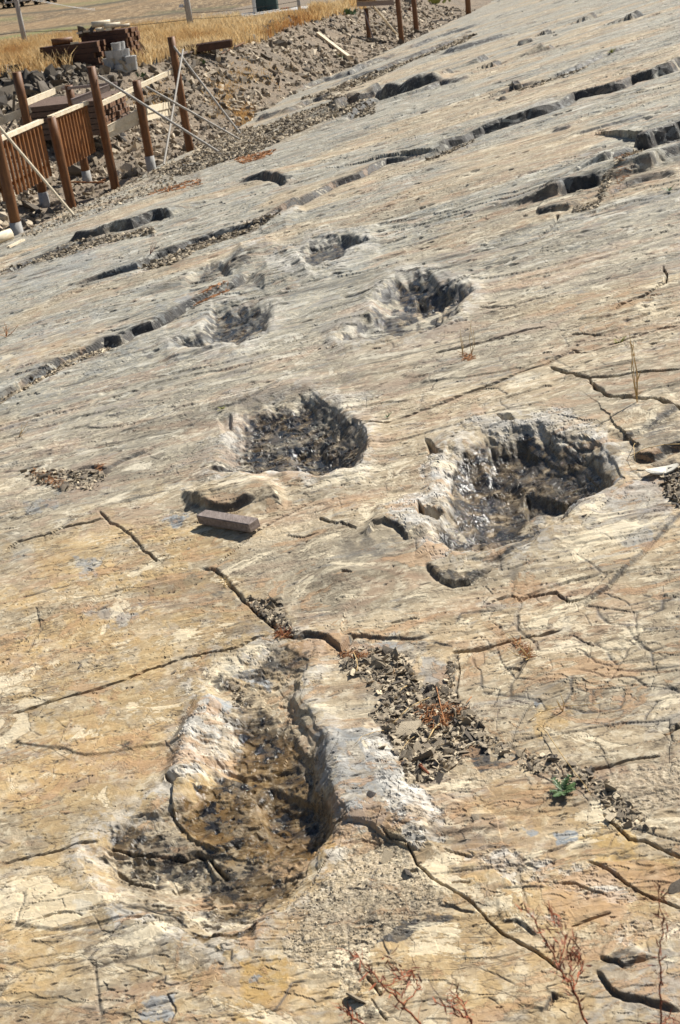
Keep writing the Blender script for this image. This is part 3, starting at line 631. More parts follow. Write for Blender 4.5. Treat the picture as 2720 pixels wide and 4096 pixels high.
wet(t8((540, 110), (640, 110), (620, 140), (550, 140)), 16, .7, .7, 25, 16)
wet(tA((1130, 980), (1280, 960), (1420, 910), (1520, 960), (1568, 1010)) + tB((90, 1090), (60, 1180), (-40, 1240)) + tA((1420, 1220), (1200, 1200), (1110, 1200), (1090, 1100)), 26, 1, .4, 45, 17)
wet(tA((1340, 1060), (1568, 1100)) + tB((90, 1120), (20, 1240)) + tA((1400, 1220)), 18, 1, .25, 40, 18)
wet(tA((1000, 520), (1130, 475), (1230, 500), (1220, 590), (1100, 630), (960, 600)), 14, 1, .5, 28, 19)
wet(tA((820, 640), (900, 620), (1010, 630), (960, 660), (830, 675)), 10, .8, .6, 25, 20)
wet(tB((240, 380), (350, 350), (500, 395), (590, 420), (480, 440), (340, 450), (250, 430)), 14, 1, .4, 30, 21)
wet(tB((130, 510), (200, 500), (300, 480), (420, 520), (300, 590), (220, 570)), 14, .7, .8, 30, 22)
wet(tB((0, 640), (60, 600), (230, 590), (240, 630), (60, 640)), 8, .9, .4, 25, 23)
wet(tA((1390, 260), (1440, 220), (1560, 190)) + tB((120, 180), (20, 235)) + tA((1450, 295)), 8, .95, .35, 25, 24)
wet(tA((900, 350), (960, 300), (1030, 300), (960, 340)), 8, .7, .6, 20, 25)
paint('dark', tA((1070, 300), (1110, 220), (1130, 250), (1150, 300)), 10, .8, .3, 20, 26)
paint('dark', tA((640, 700), (710, 690), (690, 720), (650, 720)), 6, .7, .4, 20, 27)
pale = lambda poly, soft=40, amt=.9, brk=.6, sc=60, seed=0: paint('pale', poly, soft, amt, brk, sc, seed)
pale(t6((560, 640), (760, 700), (760, 880), (640, 980), (440, 1130), (380, 1230), (230, 1200), (320, 960), (380, 780)), 26, .95, .55, 45, 31)
pale(tF((60, 40), (200, 20), (290, 160), (340, 300), (470, 380), (480, 500), (380, 560), (250, 500), (200, 330), (160, 160)), 22, .95, .5, 50, 32)
pale(t6((860, 230), (1000, 160), (1060, 180), (980, 240), (880, 260)), 16, .8, .4, 40, 33)
pale(t8((330, 290), (560, 250), (500, 320), (470, 430), (490, 540), (440, 680), (340, 720), (200, 600), (150, 520), (330, 440)), 30, .95, .6, 55, 34)
pale(t8((520, 110), (640, 60), (800, 120), (980, 20), (1140, 90), (1200, 200), (1100, 200), (900, 150), (660, 150)), 22, .85, .5, 45, 35)
pale(t8((360, 700), (470, 690), (700, 710), (560, 740), (380, 760)), 18, .8, .6, 30, 36)
pale(tA((1000, 1080), (1110, 1000), (1110, 1180), (1000, 1220)), 22, .9, .5, 40, 37)
pale(tA((1230, 900), (1300, 870), (1560, 870)) + tB((200, 880), (60, 930), (0, 950)) + tA((1400, 900)), 18, .5, .5, 40, 38)
pale(tA((1220, 300), (1280, 250), (1400, 270), (1470, 310), (1350, 350), (1240, 330)), 14, .9, .4, 30, 39)
pale(tA((1120, 200), (1230, 180), (1200, 230), (1130, 230)), 10, .8, .4, 25, 40)
pale(tA((1290, 60), (1370, 30), (1390, 60), (1300, 110)), 10, .8, .4, 25, 41)
pale(tA((1060, 490), (1160, 500), (1130, 580), (1080, 570)), 12, .7, .5, 25, 42)
pale(tA((1180, 470), (1320, 470), (1300, 520), (1230, 540)), 14, .5, .4, 30, 43)
pale(tF((560, 620), (760, 560), (980, 620), (990, 740), (800, 730), (680, 640)), 26, .7, .6, 45, 44)
pale(tF((1010, 640), (1250, 680), (1380, 790), (1200, 800), (1010, 740)), 26, .7, .5, 45, 45)
pale(tF((870, 880), (1060, 860), (1030, 920), (890, 940)), 16, .7, .5, 35, 46)
pale(tF((1220, 950), (1568, 900), (1568, 1000), (1300, 1020)), 26, .55, .5, 45, 47)
pale(tE((600, 880), (840, 940), (820, 970), (640, 930)), 14, .7, .4, 35, 48)
pale(tE((820, 800), (1250, 850), (1150, 940), (1000, 960), (860, 900)), 18, .5, .4, 40, 49)
pale(tG((880, 1320), (1050, 1310), (1150, 1310), (900, 1350)), 12, .6, .4, 35, 50)
pale(tG((640, 700), (760, 660), (800, 660), (700, 720)), 12, .7, .4, 35, 51)
pale(t5((380, 900), (560, 1100), (600, 1300), (620, 1500), (500, 1560), (440, 1250), (300, 980)), 16, .9, .3, 40, 52)
och = lambda poly, soft=60, amt=.8, brk=.6, sc=80, seed=0: paint('ochre', poly, soft, amt, brk, sc, seed)
och(tE((0, 950), (200, 900), (360, 1000), (360, 1200), (0, 1150)), 90, .5, .6, 90, 61)
och(tE((1080, 1080), (1320, 1100), (1320, 1250), (1200, 1370), (1080, 1370), (1100, 1200)), 24, .85, .4, 60, 62)
och(tF((520, 1000), (680, 960), (760, 1020), (560, 1100)), 30, .6, .6, 60, 63)
och(tF((1100, 520), (1300, 430), (1380, 560), (1300, 700), (1180, 640)), 24, .8, .5, 50, 64)
och(tF((1260, 600), (1568, 620), (1500, 700), (1320, 710)), 26, .8, .5, 50, 65)
och(tF((560, 260), (900, 220), (1200, 420), (1100, 500), (760, 470), (600, 380)), 60, .42, .5, 80, 66)
och(t6((400, 1210), (620, 1180), (720, 1280), (640, 1430), (300, 1440), (260, 1380)), 30, .75, .4, 60, 67)
och(t6((360, 1560), (640, 1500), (700, 1620), (560, 1680), (430, 1650)), 18, 1, .3, 40, 68)
och(t6((1260, 1600), (1568, 1640), (1500, 1764), (1200, 1740)), 26, .9, .5, 40, 69)
och(t6((300, 1200), (700, 1000), (760, 760), (1180, 760), (1300, 1100), (1500, 1500), (1300, 1740), (500, 1700), (240, 1440)), 40, .6, .7, 70, 59)
och(F((0, 1270), (460, 1190), (640, 1460), (480, 1560), (380, 1760), (240, 2000), (120, 2361), (0, 2361)), 160, .55, .7, 130, 58)
och(F((700, 1900), (1000, 1950), (1568, 2000), (1568, 2361), (200, 2361), (450, 2170)), 160, .48, .7, 130, 57)
och(t6((760, 800), (1180, 820), (1160, 980), (800, 1020)), 40, .6, .5, 60, 70)
och(t6((760, 340), (880, 340), (840, 410), (740, 400)), 10, .9, .3, 30, 71)
och(tC((740, 450), (860, 430), (960, 500), (800, 520)), 30, .45, .5, 50, 72)
och(tC((1000, 560), (1200, 600), (1100, 650), (960, 620)), 30, .4, .5, 50, 73)
och(tE((380, 0), (760, 0), (700, 180), (560, 330), (420, 300)), 60, .5, .7, 60, 74)
och(tD((900, 1060), (1050, 1060), (1020, 1200), (920, 1200)), 30, .6, .5, 50, 75)
och(tE((1400, 540), (1568, 500), (1568, 560), (1450, 600)), 14, .9, .5, 40, 76)
och(tC((1240, 0), (1568, 0), (1568, 30), (1300, 40)), 20, 0, .5, 40, 77)
blu = lambda poly, soft=30, amt=.8, brk=.5, sc=60, seed=0: paint('blue', poly, soft, amt, brk, sc, seed)
blu(tF((0, 60), (130, 30), (240, 180), (320, 320), (280, 470), (160, 480), (0, 440)), 40, .75, .5, 60, 81)
blu(tC((120, 120), (280, 90), (260, 140), (140, 170)), 20, .6, .5, 40, 82)
blu(tC((340, 370), (460, 380), (440, 460), (350, 480)), 24, .7, .6, 40, 83)
blu(tC((750, 190), (860, 180), (840, 220), (770, 230)), 14, .9, .4, 30, 84)
blu(tC((360, 640), (640, 620), (620, 680), (420, 690)), 30, .5, .6, 40, 85)
blu(t6((660, 290), (860, 300), (980, 360), (1000, 440), (880, 430), (700, 380)), 16, .9, .3, 40, 86)
blu(t6((540, 600), (720, 540), (760, 620), (600, 680)), 18, .8, .4, 40, 87)
blu(tD((440, 0), (560, 0)) + tD((1440, 20), (1500, 90), (1540, 200), (1400, 330), (1300, 330), (1250, 200)), 40, .5, .4, 70, 88)
blu(tD((380, 840), (490, 850), (490, 960), (380, 990)), 18, .6, .3, 50, 89)
blu(tD((0, 760), (400, 750), (430, 830), (300, 860), (60, 830)), 24, .5, .4, 60, 90)
blu(tD((1080, 150), (1360, 150), (1380, 280), (1180, 300)), 40, .4, .5, 60, 91)
blu(tF((990, 480), (1080, 480), (1090, 530), (1000, 545)), 8, 1, .2, 30, 92)
blu(tF((820, 475), (930, 470), (880, 500)), 8, .9, .3, 30, 93)
blu(tD((890, 1020), (940, 1030), (900, 1052)), 5, 1, .1, 30, 94)
blu(tE((350, 810), (420, 820), (430, 880), (370, 890)), 14, .8, .3, 30, 95)
blu(tE((660, 1300), (800, 1260), (820, 1379), (660, 1379)), 16, .8, .4, 40, 96)
blu(tE((1440, 60), (1568, 0), (1568, 250), (1480, 250)), 26, .7, .4, 40, 97)
blu(tE((1150, 1150), (1220, 1160), (1200, 1190), (1150, 1180)), 6, .9, .2, 30, 98)
blu(tA((0, 590), (380, 560), (560, 640), (250, 720), (0, 850)), 90, .35, .6, 120, 99)
blu(tA((0, 330), (420, 240), (600, 260), (200, 380), (0, 420)), 60, .4, .6, 100, 100)
blu(tA((700, 540), (880, 460), (860, 440), (740, 500)), 20, .6, .5, 50, 101)
blu(tF((1200, 1080), (1568, 1020), (1568, 1379), (1150, 1379)), 60, .45, .5, 50, 102)
drk = lambda poly, soft=10, amt=1., brk=.25, sc=30, seed=0: paint('dark', poly, soft, amt, brk, sc, seed)
drk(tF((175, 995), (250, 930), (320, 890), (400, 860), (520, 870), (540, 900), (400, 930), (300, 975), (260, 990)), 8, .95, .2, 30, 111)
drk(tF((590, 80), (670, 90), (690, 150), (790, 170), (790, 195), (650, 190), (600, 150)), 8, .95, .2, 30, 112)
drk(tF((110, 840), (150, 840), (170, 930), (130, 920)), 10, .6, .5, 25, 113)
drk(tF((320, 790), (400, 790), (380, 840), (320, 830)), 14, .6, .6, 25, 114)
drk(t6((870, 350), (940, 340), (990, 400), (880, 430)), 6, .9, .2, 25, 115)
drk(tC((565, 1250), (630, 1215), (610, 1250)), 5, .8, .2, 25, 116)
drk(tF((1230, 1080), (1300, 1050), (1380, 1070), (1340, 1110), (1280, 1110)), 8, .7, .4, 25, 117)
drk(tC((950, 550), (1030, 540), (1020, 565)), 6, .7, .4, 25, 118)
drk(tC((600, 450), (650, 440), (640, 460)), 4, .7, .3, 25, 119)
drk(tC((660, 630), (710, 605), (690, 630)), 4, .7, .3, 25, 120)
drk(tC((750, 205), (850, 185), (850, 210), (780, 225)), 6, .6, .4, 25, 121)
drk(tD((0, 330), (180, 320), (290, 300), (180, 400), (0, 410)), 30, .45, .5, 50, 122)
drk(tB((1280, 1140), (1400, 1050), (1568, 960), (1568, 1120), (1450, 1180)), 30, .55, .6, 50, 123)
drk(tG((1340, 1080), (1568, 960), (1568, 1200), (1200, 1280), (1050, 1230)), 60, .35, .6, 50, 124)
snd = lambda poly, soft=24, amt=.9, brk=.2, sc=60, seed=0: paint('sand', poly, soft, amt, brk, sc, seed)
snd(tE((1568, 560), (1500, 700), (1440, 780), (1400, 900), (1300, 960), (1290, 1060), (1420, 1100), (1568, 1180)) + tF((60, 1150), (180, 1000), (260, 920), (440, 850), (480, 780), (400, 700), (330, 600), (180, 520), (0, 470)), 22, .95, .15, 70, 131)
snd(tF((0, 1000), (170, 1000), (110, 1180), (60, 1260), (0, 1250)), 30, .9, .2, 60, 132)
snd(tF((1250, 230), (1400, 190), (1568, 180), (1568, 330), (1400, 400), (1260, 330)), 26, .9, .3, 60, 133)
snd(tF((520, 220), (640, 200), (800, 210), (700, 260), (480, 330)), 24, .7, .3, 60, 134)
snd(tC((1080, 320), (1200, 270), (1450, 170), (1568, 290), (1480, 440), (1230, 560), (1120, 520), (1040, 420)), 26, .55, .3, 60, 135)
snd(tB((260, 900), (400, 860), (400, 960), (270, 1000)), 16, .6, .3, 60, 136)
snd(tB((130, 810), (270, 740), (360, 740), (230, 830)), 16, .5, .3, 60, 137)
snd(tF((700, 1000), (1568, 860), (1568, 940), (1100, 1060)), 30, .4, .6, 60, 138)
gra = lambda poly, soft=14, amt=.9, brk=.3, sc=40, seed=0: paint('gravel', poly, soft, amt, brk, sc, seed)
channel = t5((0, 250), (250, 200), (620, 260), (720, 500), (960, 560), (1000, 300), (1100, 280), (1040, 480), (1060, 660), (1200, 780), (1300, 900), (1330, 1000), (1568, 1100), (1568, 1200), (1200, 1100), (1080, 1250), (900, 1400), (640, 1500), (560, 1250), (440, 1000), (280, 820), (380, 640), (200, 480), (0, 420))
gra(channel, 16, .75, .7, 35, 141)
gra(tD((1500, 0), (1568, -20), (1640, 0), (1640, 200), (1568, 150), (1500, 100)), 10, .9, .2, 40, 142)
gra(tA((0, 330), (350, 190), (480, 165), (700, 125), (720, 150), (480, 200), (300, 260), (120, 300), (0, 350)), 12, .8, .4, 40, 143)
gra(tA((700, 290), (900, 200), (1050, 150), (1200, 110), (1230, 130), (1060, 180), (900, 240), (800, 300), (740, 300)), 10, .85, .3, 40, 144)
gra(tA((0, 910), (60, 870), (240, 760), (400, 700), (500, 670), (380, 730), (200, 820), (60, 900), (0, 940)), 9, .7, .4, 40, 145)
gra(tA((270, 1250), (350, 1230), (500, 1250), (440, 1330), (300, 1330)), 10, .8, .4, 30, 146)
gra(tG((900, 1250), (1080, 1230), (1050, 1280), (920, 1300)), 8, .9, .3, 30, 147)
gra(tC((1130, 560), (1300, 590), (1310, 640), (1370, 760), (1300, 740), (1200, 650)), 8, .8, .4, 30, 148)
gra(t3((560, 830), (700, 820), (900, 780), (1100, 700), (1320, 640), (1568, 620), (1568, 700), (1250, 760), (1000, 880), (800, 960), (600, 1010), (380, 1098), (120, 1098), (400, 960)), 24, .6, .5, 40, 149)
gra(t4((300, 690), (500, 590), (760, 520), (1000, 420), (1250, 320), (1400, 260), (1300, 340), (900, 470), (640, 600), (400, 700)), 14, .7, .5, 40, 150)
gra(tB((1440, 1210), (1568, 1180), (1568, 1384), (1500, 1330)), 12, .9, .2, 40, 151)
gra(tF((820, 130), (1000, 150), (1150, 200), (1240, 250), (1300, 330), (1450, 480), (1380, 500), (1220, 380), (1150, 300), (960, 220), (830, 190)), 12, .4, .6, 40, 152)
t = fbm(SU * 9, SV * 16, 4, 401, .6); H += MSK['pale'] * .9 * (.0075 * (terr(t * 6, .05) / 1.0 - t * 6)) * sstep(9, 4, DIST)
wn = None
gsh = fbm(UU * 40, VV * 40, 2, 155)
H += (MSK['gravel'] + GR) * .006 * (gsh - .5) * sstep(12, 4, DIST) * 2
H += MSK['sand'] * .0035 * (fbm(UU * 90, VV * 90, 2, 156) - .5) * 2 * sstep(6, 3, DIST)
MSK['gravel'] = np.clip(np.maximum(MSK['gravel'], GR * .8), 0, 1)
MSK['pale'] = np.clip(np.maximum(MSK['pale'], RIM * .7), 0, 1)
MSK['dark'] = np.clip(np.maximum(MSK['dark'], EDG * .97), 0, 1)
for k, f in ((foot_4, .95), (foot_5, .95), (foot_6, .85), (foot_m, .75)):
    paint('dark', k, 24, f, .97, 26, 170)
    wn = window(k, 90, 90)

# --- lower margin of the slab
EDGE = [(-1600, 1660), (-600, 1260), (-300, 1125), (0, 985), (300, 838), (607, 702), (746, 622), (900, 548), (1005, 492), (1030, 425), (1110, 372), (1300, 300), (1440, 240), (1600, 182), (1720, 125), (1891, 45), (1960, 8), (2100, -70)]
eu, ev = uv(np.array([p[0] for p in EDGE]), np.array([p[1] for p in EDGE]))
o = np.argsort(ev); eu, ev = eu[o], ev[o]
UE = np.interp(VV, ev, eu) + .5 * (fbm(UU * 0 + 3, VV * 1.3, 4, 161) - .5)
UE -= .45 * sstep(34, 26, VV)
EE = UE - UU
H -= np.clip(EE, 0, .12) * 2.2 + np.clip(EE - .12, 0, 5) * .5
keep = (EE < 1.6) & (VV < 130)
nr, nc = H.shape
idx = np.arange(nr * nc).reshape(nr, nc)
a, b, c, d = idx[:-1, :-1], idx[:-1, 1:], idx[1:, 1:], idx[1:, :-1]
kf = keep[:-1, :-1] & keep[:-1, 1:] & keep[1:, 1:] & keep[1:, :-1]
quads = np.stack([a[kf], d[kf], c[kf], b[kf]], -1)
used = np.zeros(nr * nc, bool); used[quads.ravel()] = True
remap = -np.ones(nr * nc, np.int64); remap[used] = np.arange(used.sum())
SV3 = np.stack([UU.ravel(), VV.ravel(), H.ravel()], -1)[used]
me = np_mesh('rock_slab', SV3, remap[quads])
vcol(me, 'ma', np.stack([MSK[k].ravel()[used] for k in ('wet', 'pale', 'ochre', 'dark')], -1))
vcol(me, 'mb', np.stack([MSK[k].ravel()[used] for k in ('gravel', 'blue', 'warm', 'sand')], -1))
slab = link('rock_slab', me, mat=M['rock']); tag(slab, 'tilted bedding plane of grey and tan rock with sunken dinosaur footprints', kind='structure')
FR = Matrix(((U_[0], S_[0], N_[0], ORG[0]), (U_[1], S_[1], N_[1], ORG[1]), (U_[2], S_[2], N_[2], ORG[2]), (0, 0, 0, 1)))
slab.matrix_world = FR
NV = Vector(N_); SVv = Vector(S_); UVv = Vector(U_)
def hgt(px, py):
    c = int(np.clip(np.searchsorted(pxs, px), 1, nc - 2)); r = int(np.clip(np.searchsorted(pys, py - float(van(px))), 1, nr - 2))
    return float(H[r, c])
def on(px, py, dz=0.0):
    u, v = uv(px, py)
    return Vector(ORG + u * U_ + v * S_ + (hgt(px, py) + dz) * N_)
# ------------------------------------------------------------------ rubble bank, trench, field
SH = np.array([S_[0], S_[1], 0.0]); SH /= np.linalg.norm(SH); LH = np.array([-SH[1], SH[0], 0.0])
TB = float((ORG - 12 * U_) @ LH); ZB = float((ORG - 12 * U_)[2])
def ground(x, y, noisy=True):
    x = np.asarray(x, float); y = np.asarray(y, float)
    s = x * SH[0] + y * SH[1]; t_ = x * LH[0] + y * LH[1] - TB
    toe = np.interp(s, [0, 27, 33, 37, 60, 120], [1.2, 1.2, 1.0, .3, .6, .6])
    wd = np.interp(s, [0, 25, 34, 42, 60], [6.5, 5.5, 4.0, 3.6, 5.0])
    dk = np.interp(s, [0, 30, 34, 46, 50, 75], [-.35, -.3, -.25, -.4, -.35, -.3])
    k = np.clip((t_ - toe) / wd, 0, 1)
    z = ZB + dk * sstep(-1.6, -.5, t_) + (-2.95 - ZB - dk) * (k * k * (3 - 2 * k) * .5 + .5 * k)
    crest = np.interp(s, [0, 30, 38, 60, 90], [.05, .1, .30, .30, .1])
    z = z + crest * np.exp(-((t_ - toe - wd) / 1.6) ** 2)
    hx, hy = HEAP; z = z + .75 * np.exp(-(((x - hx) / 3.2) ** 2 + ((y - hy) / 2.2) ** 2))
    hx, hy = HEAP2; z = z + .30 * np.exp(-(((x - hx) / 2.5) ** 2 + ((y - hy) / 1.3) ** 2))
    if noisy:
        rub = sstep(toe + wd + 6, toe + wd, t_)
        z = z + (.26 * (fbm(x * .7, y * .7, 4, 201) - .5) + .10 * (fbm(x * 3, y * 3, 3, 203) - .5)) * (.15 + .85 * rub)
    return z
def flat(px, py, z):
    r = ray(px, py); return r * (z / r[2])
HEAP = tuple(flat(60., 350., -2.7)[:2]); HEAP2 = tuple(flat(330., 300., -2.8)[:2])
def gat(px, py):
    """first point of the ground under a pixel of the photograph"""
    r = ray(px, py); ds = np.linspace(14, 330, 2600) / math.hypot(r[0], r[1])
    P = r[None] * ds[:, None]; g = ground(P[:, 0], P[:, 1]); k = np.argmax(P[:, 2] < g)
    return Vector(P[k] if P[k, 2] < g[k] else P[-1])
ss = np.concatenate([np.arange(-6, 60, .16), np.arange(60, 150, .5)]); ts = np.concatenate([np.arange(-2.2, 12, .14), np.arange(12, 20, .6)])
Sg, Tg = np.meshgrid(ss, ts)
X = Sg * SH[0] + (Tg + TB) * LH[0]; Y = Sg * SH[1] + (Tg + TB) * LH[1]
Z = ground(X, Y)
under = Tg < -.3
Z = np.where(under, Z - .3 - (-.3 - Tg) * .6, Z)
Z = np.where(Tg > 18, Z - .25, Z)
idx = np.arange(Sg.size).reshape(Sg.shape)
q = np.stack([idx[:-1, :-1], idx[:-1, 1:], idx[1:, 1:], idx[1:, :-1]], -1).reshape(-1, 4)
me = np_mesh('rubble_bank', np.stack([X.ravel(), Y.ravel(), Z.ravel()], -1), q)
s = NT('rubble_earth'); v = s.coord(); n = s.noise(v, 1.2, 6, .65); n2 = s.noise(v, 14, 5, .7)
cc = s.mix(s.ramp(n, [(.35, 0), (.65, 1)]), (.17, .145, .115), (.30, .22, .145))
cc = s.mix(s.ramp(n2, [(.35, 0), (.7, 1)]), s.mix(.5, cc, (.07, .055, .045)), s.mix(.4, cc, (.42, .34, .24)))
M['earth'] = s.out(cc, .95, s.bump(n2, .9, .06))
bank = link('rubble_bank', me, mat=M['earth']); tag(bank, 'bank of broken shale and earth behind the unfinished fence', kind='structure')
# far field
rr = np.concatenate([np.arange(30, 90, 1.2), np.geomspace(90, 900, 110)]); aa = np.radians(np.arange(-62, 46, .5))
Rg, Ag = np.meshgrid(rr, aa)
X = Rg * np.sin(Ag); Y = Rg * np.cos(Ag)
tt = X * LH[0] + Y * LH[1] - TB
Z = -3.0 + .12 * (fbm(X * .15, Y * .15, 3, 211) - .5) + np.clip((Rg - 330) / 500, 0, 1) ** 1.3 * 40
pp = proj(np.stack([X, Y, Z], -1))
GX, GY = pp[..., 0], pp[..., 1]
dm = np.zeros_like(X)
def band(pts, half, amt, ch):
    xs = [p[0] for p in pts]; ys = [p[1] for p in pts]
    yl = np.interp(GX, xs, ys); return amt * np.exp(-((GY - yl) / half) ** 2) * (GX < xs[-1] + 60) * (GX > xs[0] - 60)
dk = np.maximum.reduce([band([(-600, 140), (0, 62), (60, 58), (255, 40), (470, 8), (560, -8)], 3.5, 1, 0), band([(-600, 210), (0, 137), (500, 75), (1000, 28), (1500, -20)], 2.5, .9, 0),
                        band([(280, 104), (500, 75), (560, 68), (800, 40)], 3, .8, 0), band([(-600, 230), (0, 166), (110, 150), (300, 122), (560, 94), (760, 88), (1000, 60), (1500, 20)], 5, .55, 0),
                        band([(120, 90), (250, 62), (400, 42), (560, 10)], 3, .5, 0), band([(660, 48), (800, 40), (870, 30)], 4, .6, 0)])
gr = np.maximum.reduce([band([(-600, 225), (0, 155), (90, 140), (220, 118), (330, 110)], 6, .9, 0), band([(-600, 130), (0, 78), (60, 75)], 8, .5, 0), band([(250, 22), (420, 6), (560, -12)], 7, .5, 0), band([(660, 50), (900, 28)], 3, .5, 0)])
idx = np.arange(X.size).reshape(X.shape)
q = np.stack([idx[:-1, :-1], idx[1:, :-1], idx[1:, 1:], idx[:-1, 1:]], -1).reshape(-1, 4)
q = q[(tt.ravel()[q] > 13).all(1)]
me = np_mesh('field', np.stack([X.ravel(), Y.ravel(), Z.ravel()], -1), q, True)
vcol(me, 'fm', np.stack([dk.ravel(), gr.ravel(), gr.ravel() * 0], -1))
s = NT('harvested_field_soil'); vc = s.n('VertexColor', layer_name='fm'); sp = s.n('SeparateColor'); s.l(vc.outputs[0], sp.inputs[0])
v = s.coord((1, .16, 1), (0, 0, R(16))); n = s.noise(v, .5, 7, .7, .5); n2 = s.noise(v, 3.5, 4, .7); n3 = s.noise(s.coord(), .05, 3)
cc = s.mix(s.ramp(n, [(.36, 0), (.64, 1)]), (.085, .055, .027), (.23, .15, .07))
cc = s.mix(s.math('MULTIPLY', s.ramp(n2, [(.50, 0), (.62, 1)]), .75), cc, (.44, .33, .19))
cc = s.mix(s.math('MULTIPLY', s.ramp(n3, [(.45, 0), (.6, 1)]), .5), cc, (.28, .18, .085))
cc = s.mix(sp.outputs[1], cc, (.16, .17, .055)); cc = s.mix(sp.outputs[0], cc, (.055, .05, .03))
field = link('field', me, mat=s.out(cc, .95, s.bump(n2, .8, .15))); tag(field, 'harvested brown field reaching to the dark trees', kind='structure')

# ------------------------------------------------------------------ stones
ICO = None
def ico():
    bm = bmesh.new(); bmesh.ops.create_icosphere(bm, subdivisions=1, radius=1)
    V = np.array([v.co[:] for v in bm.verts]); Fc = np.array([[v.index for v in f.verts] for f in bm.faces]); bm.free(); return V, Fc
ICV, ICF = ico()
def rot_rand(n, tilt=1.0, base=None):
    q = rng.normal(size=(n, 4)); q[:, 1:3] *= tilt; q /= np.linalg.norm(q, axis=1)[:, None]
    w_, x, y, z = q.T
    Rm = np.stack([1 - 2 * (y * y + z * z), 2 * (x * y - z * w_), 2 * (x * z + y * w_), 2 * (x * y + z * w_), 1 - 2 * (x * x + z * z), 2 * (y * z - x * w_),
                   2 * (x * z - y * w_), 2 * (y * z + x * w_), 1 - 2 * (x * x + y * y)], -1).reshape(n, 3, 3)
    return Rm if base is None else base[None] @ Rm
def rock_shape(n, flat_=.45):
    V = np.sign(ICV) * np.abs(ICV) ** .55                    # blockier than a ball
    V = V / np.abs(V).max()
    V = V[None] * (1 + .30 * rng.normal(size=(n, len(ICV), 1))) + .10 * rng.normal(size=(n, len(ICV), 3))
    sc = np.stack([rng.uniform(.7, 1.3, n), rng.uniform(.55, 1.0, n), rng.uniform(flat_ * .5, flat_ * 1.3, n)], -1)
    return V * sc[:, None, :]
def stones_mesh(name, P, size, tone, flat_=.45, tilt=.45, base=None, kind='stuff', mat='stone', label=None, parent=None, sink=.1):
    n = len(P); V = rock_shape(n, flat_); V = V * (np.asarray(size)[:, None, None] * .5)
    V = np.einsum('nij,nkj->nki', rot_rand(n, tilt, base), V) + P[:, None, :]
    k = len(ICV); Fc = (ICF[None] + np.arange(n)[:, None, None] * k).reshape(-1, 3)
    me = np_mesh(name, V.reshape(-1, 3), Fc)
    vcol(me, 'tone', np.repeat(np.stack([tone] * 3, -1), k, 0))
    o = link(name, me, parent, M[mat]); tag(o, label, None, None, kind); return o
BASE = np.stack([U_, S_, N_], -1)
CHIPLIB = {}
def chip_lib(mat, flat_, n=14, tones=(.1, .9)):
    L = []
    V = rock_shape(n, flat_) * .5
    for i in range(n):
        me = np_mesh(mat + '_piece', V[i], ICF); tn = rng.uniform(*tones)
        vcol(me, 'tone', np.full((len(ICV), 3), tn)); me.materials.append(M[mat]); L.append(me)
    return L
LIBC = chip_lib('chip', .22, 18, (.15, 1.0)); LIBS = chip_lib('stone', .5, 18, (.15, 1.0)); LIBD = chip_lib('stone', .4, 8, (.0, .35))
def words(me, size, big):
    t_ = me.attributes['tone'].data[0].color[0]
    return ('dark' if t_ < .33 else 'mid grey' if t_ < .6 else 'pale') + (' large' if size > big * 1.25 else ' small' if size < big * .8 else '')
MARKS = [(20, 330, 'behind the leftmost back post'), (150, 520, 'behind the left slatted panel'), (300, 380, 'in front of the lumber stacks'), (330, 640, 'behind the second slatted panel'), (450, 330, 'below the concrete footings'), (480, 560, 'behind the kick boards'),
         (600, 280, 'right of the concrete footings'), (600, 450, 'between the short post and the last tall post'), (720, 420, 'right around the last tall post'), (820, 260, 'below the weathered board heap'), (850, 400, 'half way up the bank right of the last tall post'), (900, 520, 'by the steepest prop near the slab'),
         (1000, 260, 'on the upper bank behind the thin stick'), (1080, 380, 'above the notch where bank meets slab'), (1180, 200, 'on the crest left of the leaning plank'), (1220, 300, 'below the leaning plank'), (1330, 100, 'on the crest right of the cabinet pad'), (1420, 170, 'beside the left post of the timber frame'), (1560, 110, 'inside the timber frame'), (1750, 80, 'right of the timber frame')]
def place_word(P):
    q = proj(np.array(P)); return min(MARKS, key=lambda m_: (m_[0] - q[0]) ** 2 + 2 * (m_[1] - q[1]) ** 2)[2]
def chip_place(x, y):
    a, b = one(t5, 100, 300), one(t5, 1568, 1150); f = ((x - a[0]) * (b[0] - a[0]) + (y - a[1]) * (b[1] - a[1])) / ((b[0] - a[0]) ** 2 + (b[1] - a[1]) ** 2)
    sd = (x - a[0]) * (b[1] - a[1]) - (y - a[1]) * (b[0] - a[0]); k = min(4, max(0, int(f * 5)))
    return ['at the upper left start', 'in the upper part', 'in the middle', 'below the dead needles', 'at the lower right end'][k] + ' of the debris channel, ' + ('slab side' if sd > 0 else 'footprint side')
def single(name, lib, P, size, base, label, cat, group, tilt=.35, idx=None):
    me = lib[random.randrange(len(lib)) if idx is None else idx]
    o = bpy.data.objects.new(name, me); col.objects.link(o)
    Rm = rot_rand(1, tilt, base)[0]; m4 = Matrix(Rm.tolist()).to_4x4()
    o.matrix_world = Matrix.Translation(P) @ m4 @ Matrix.Diagonal((size, size, size, 1))
    tag(o, label, cat, group); return o
EYE = np.eye(3)

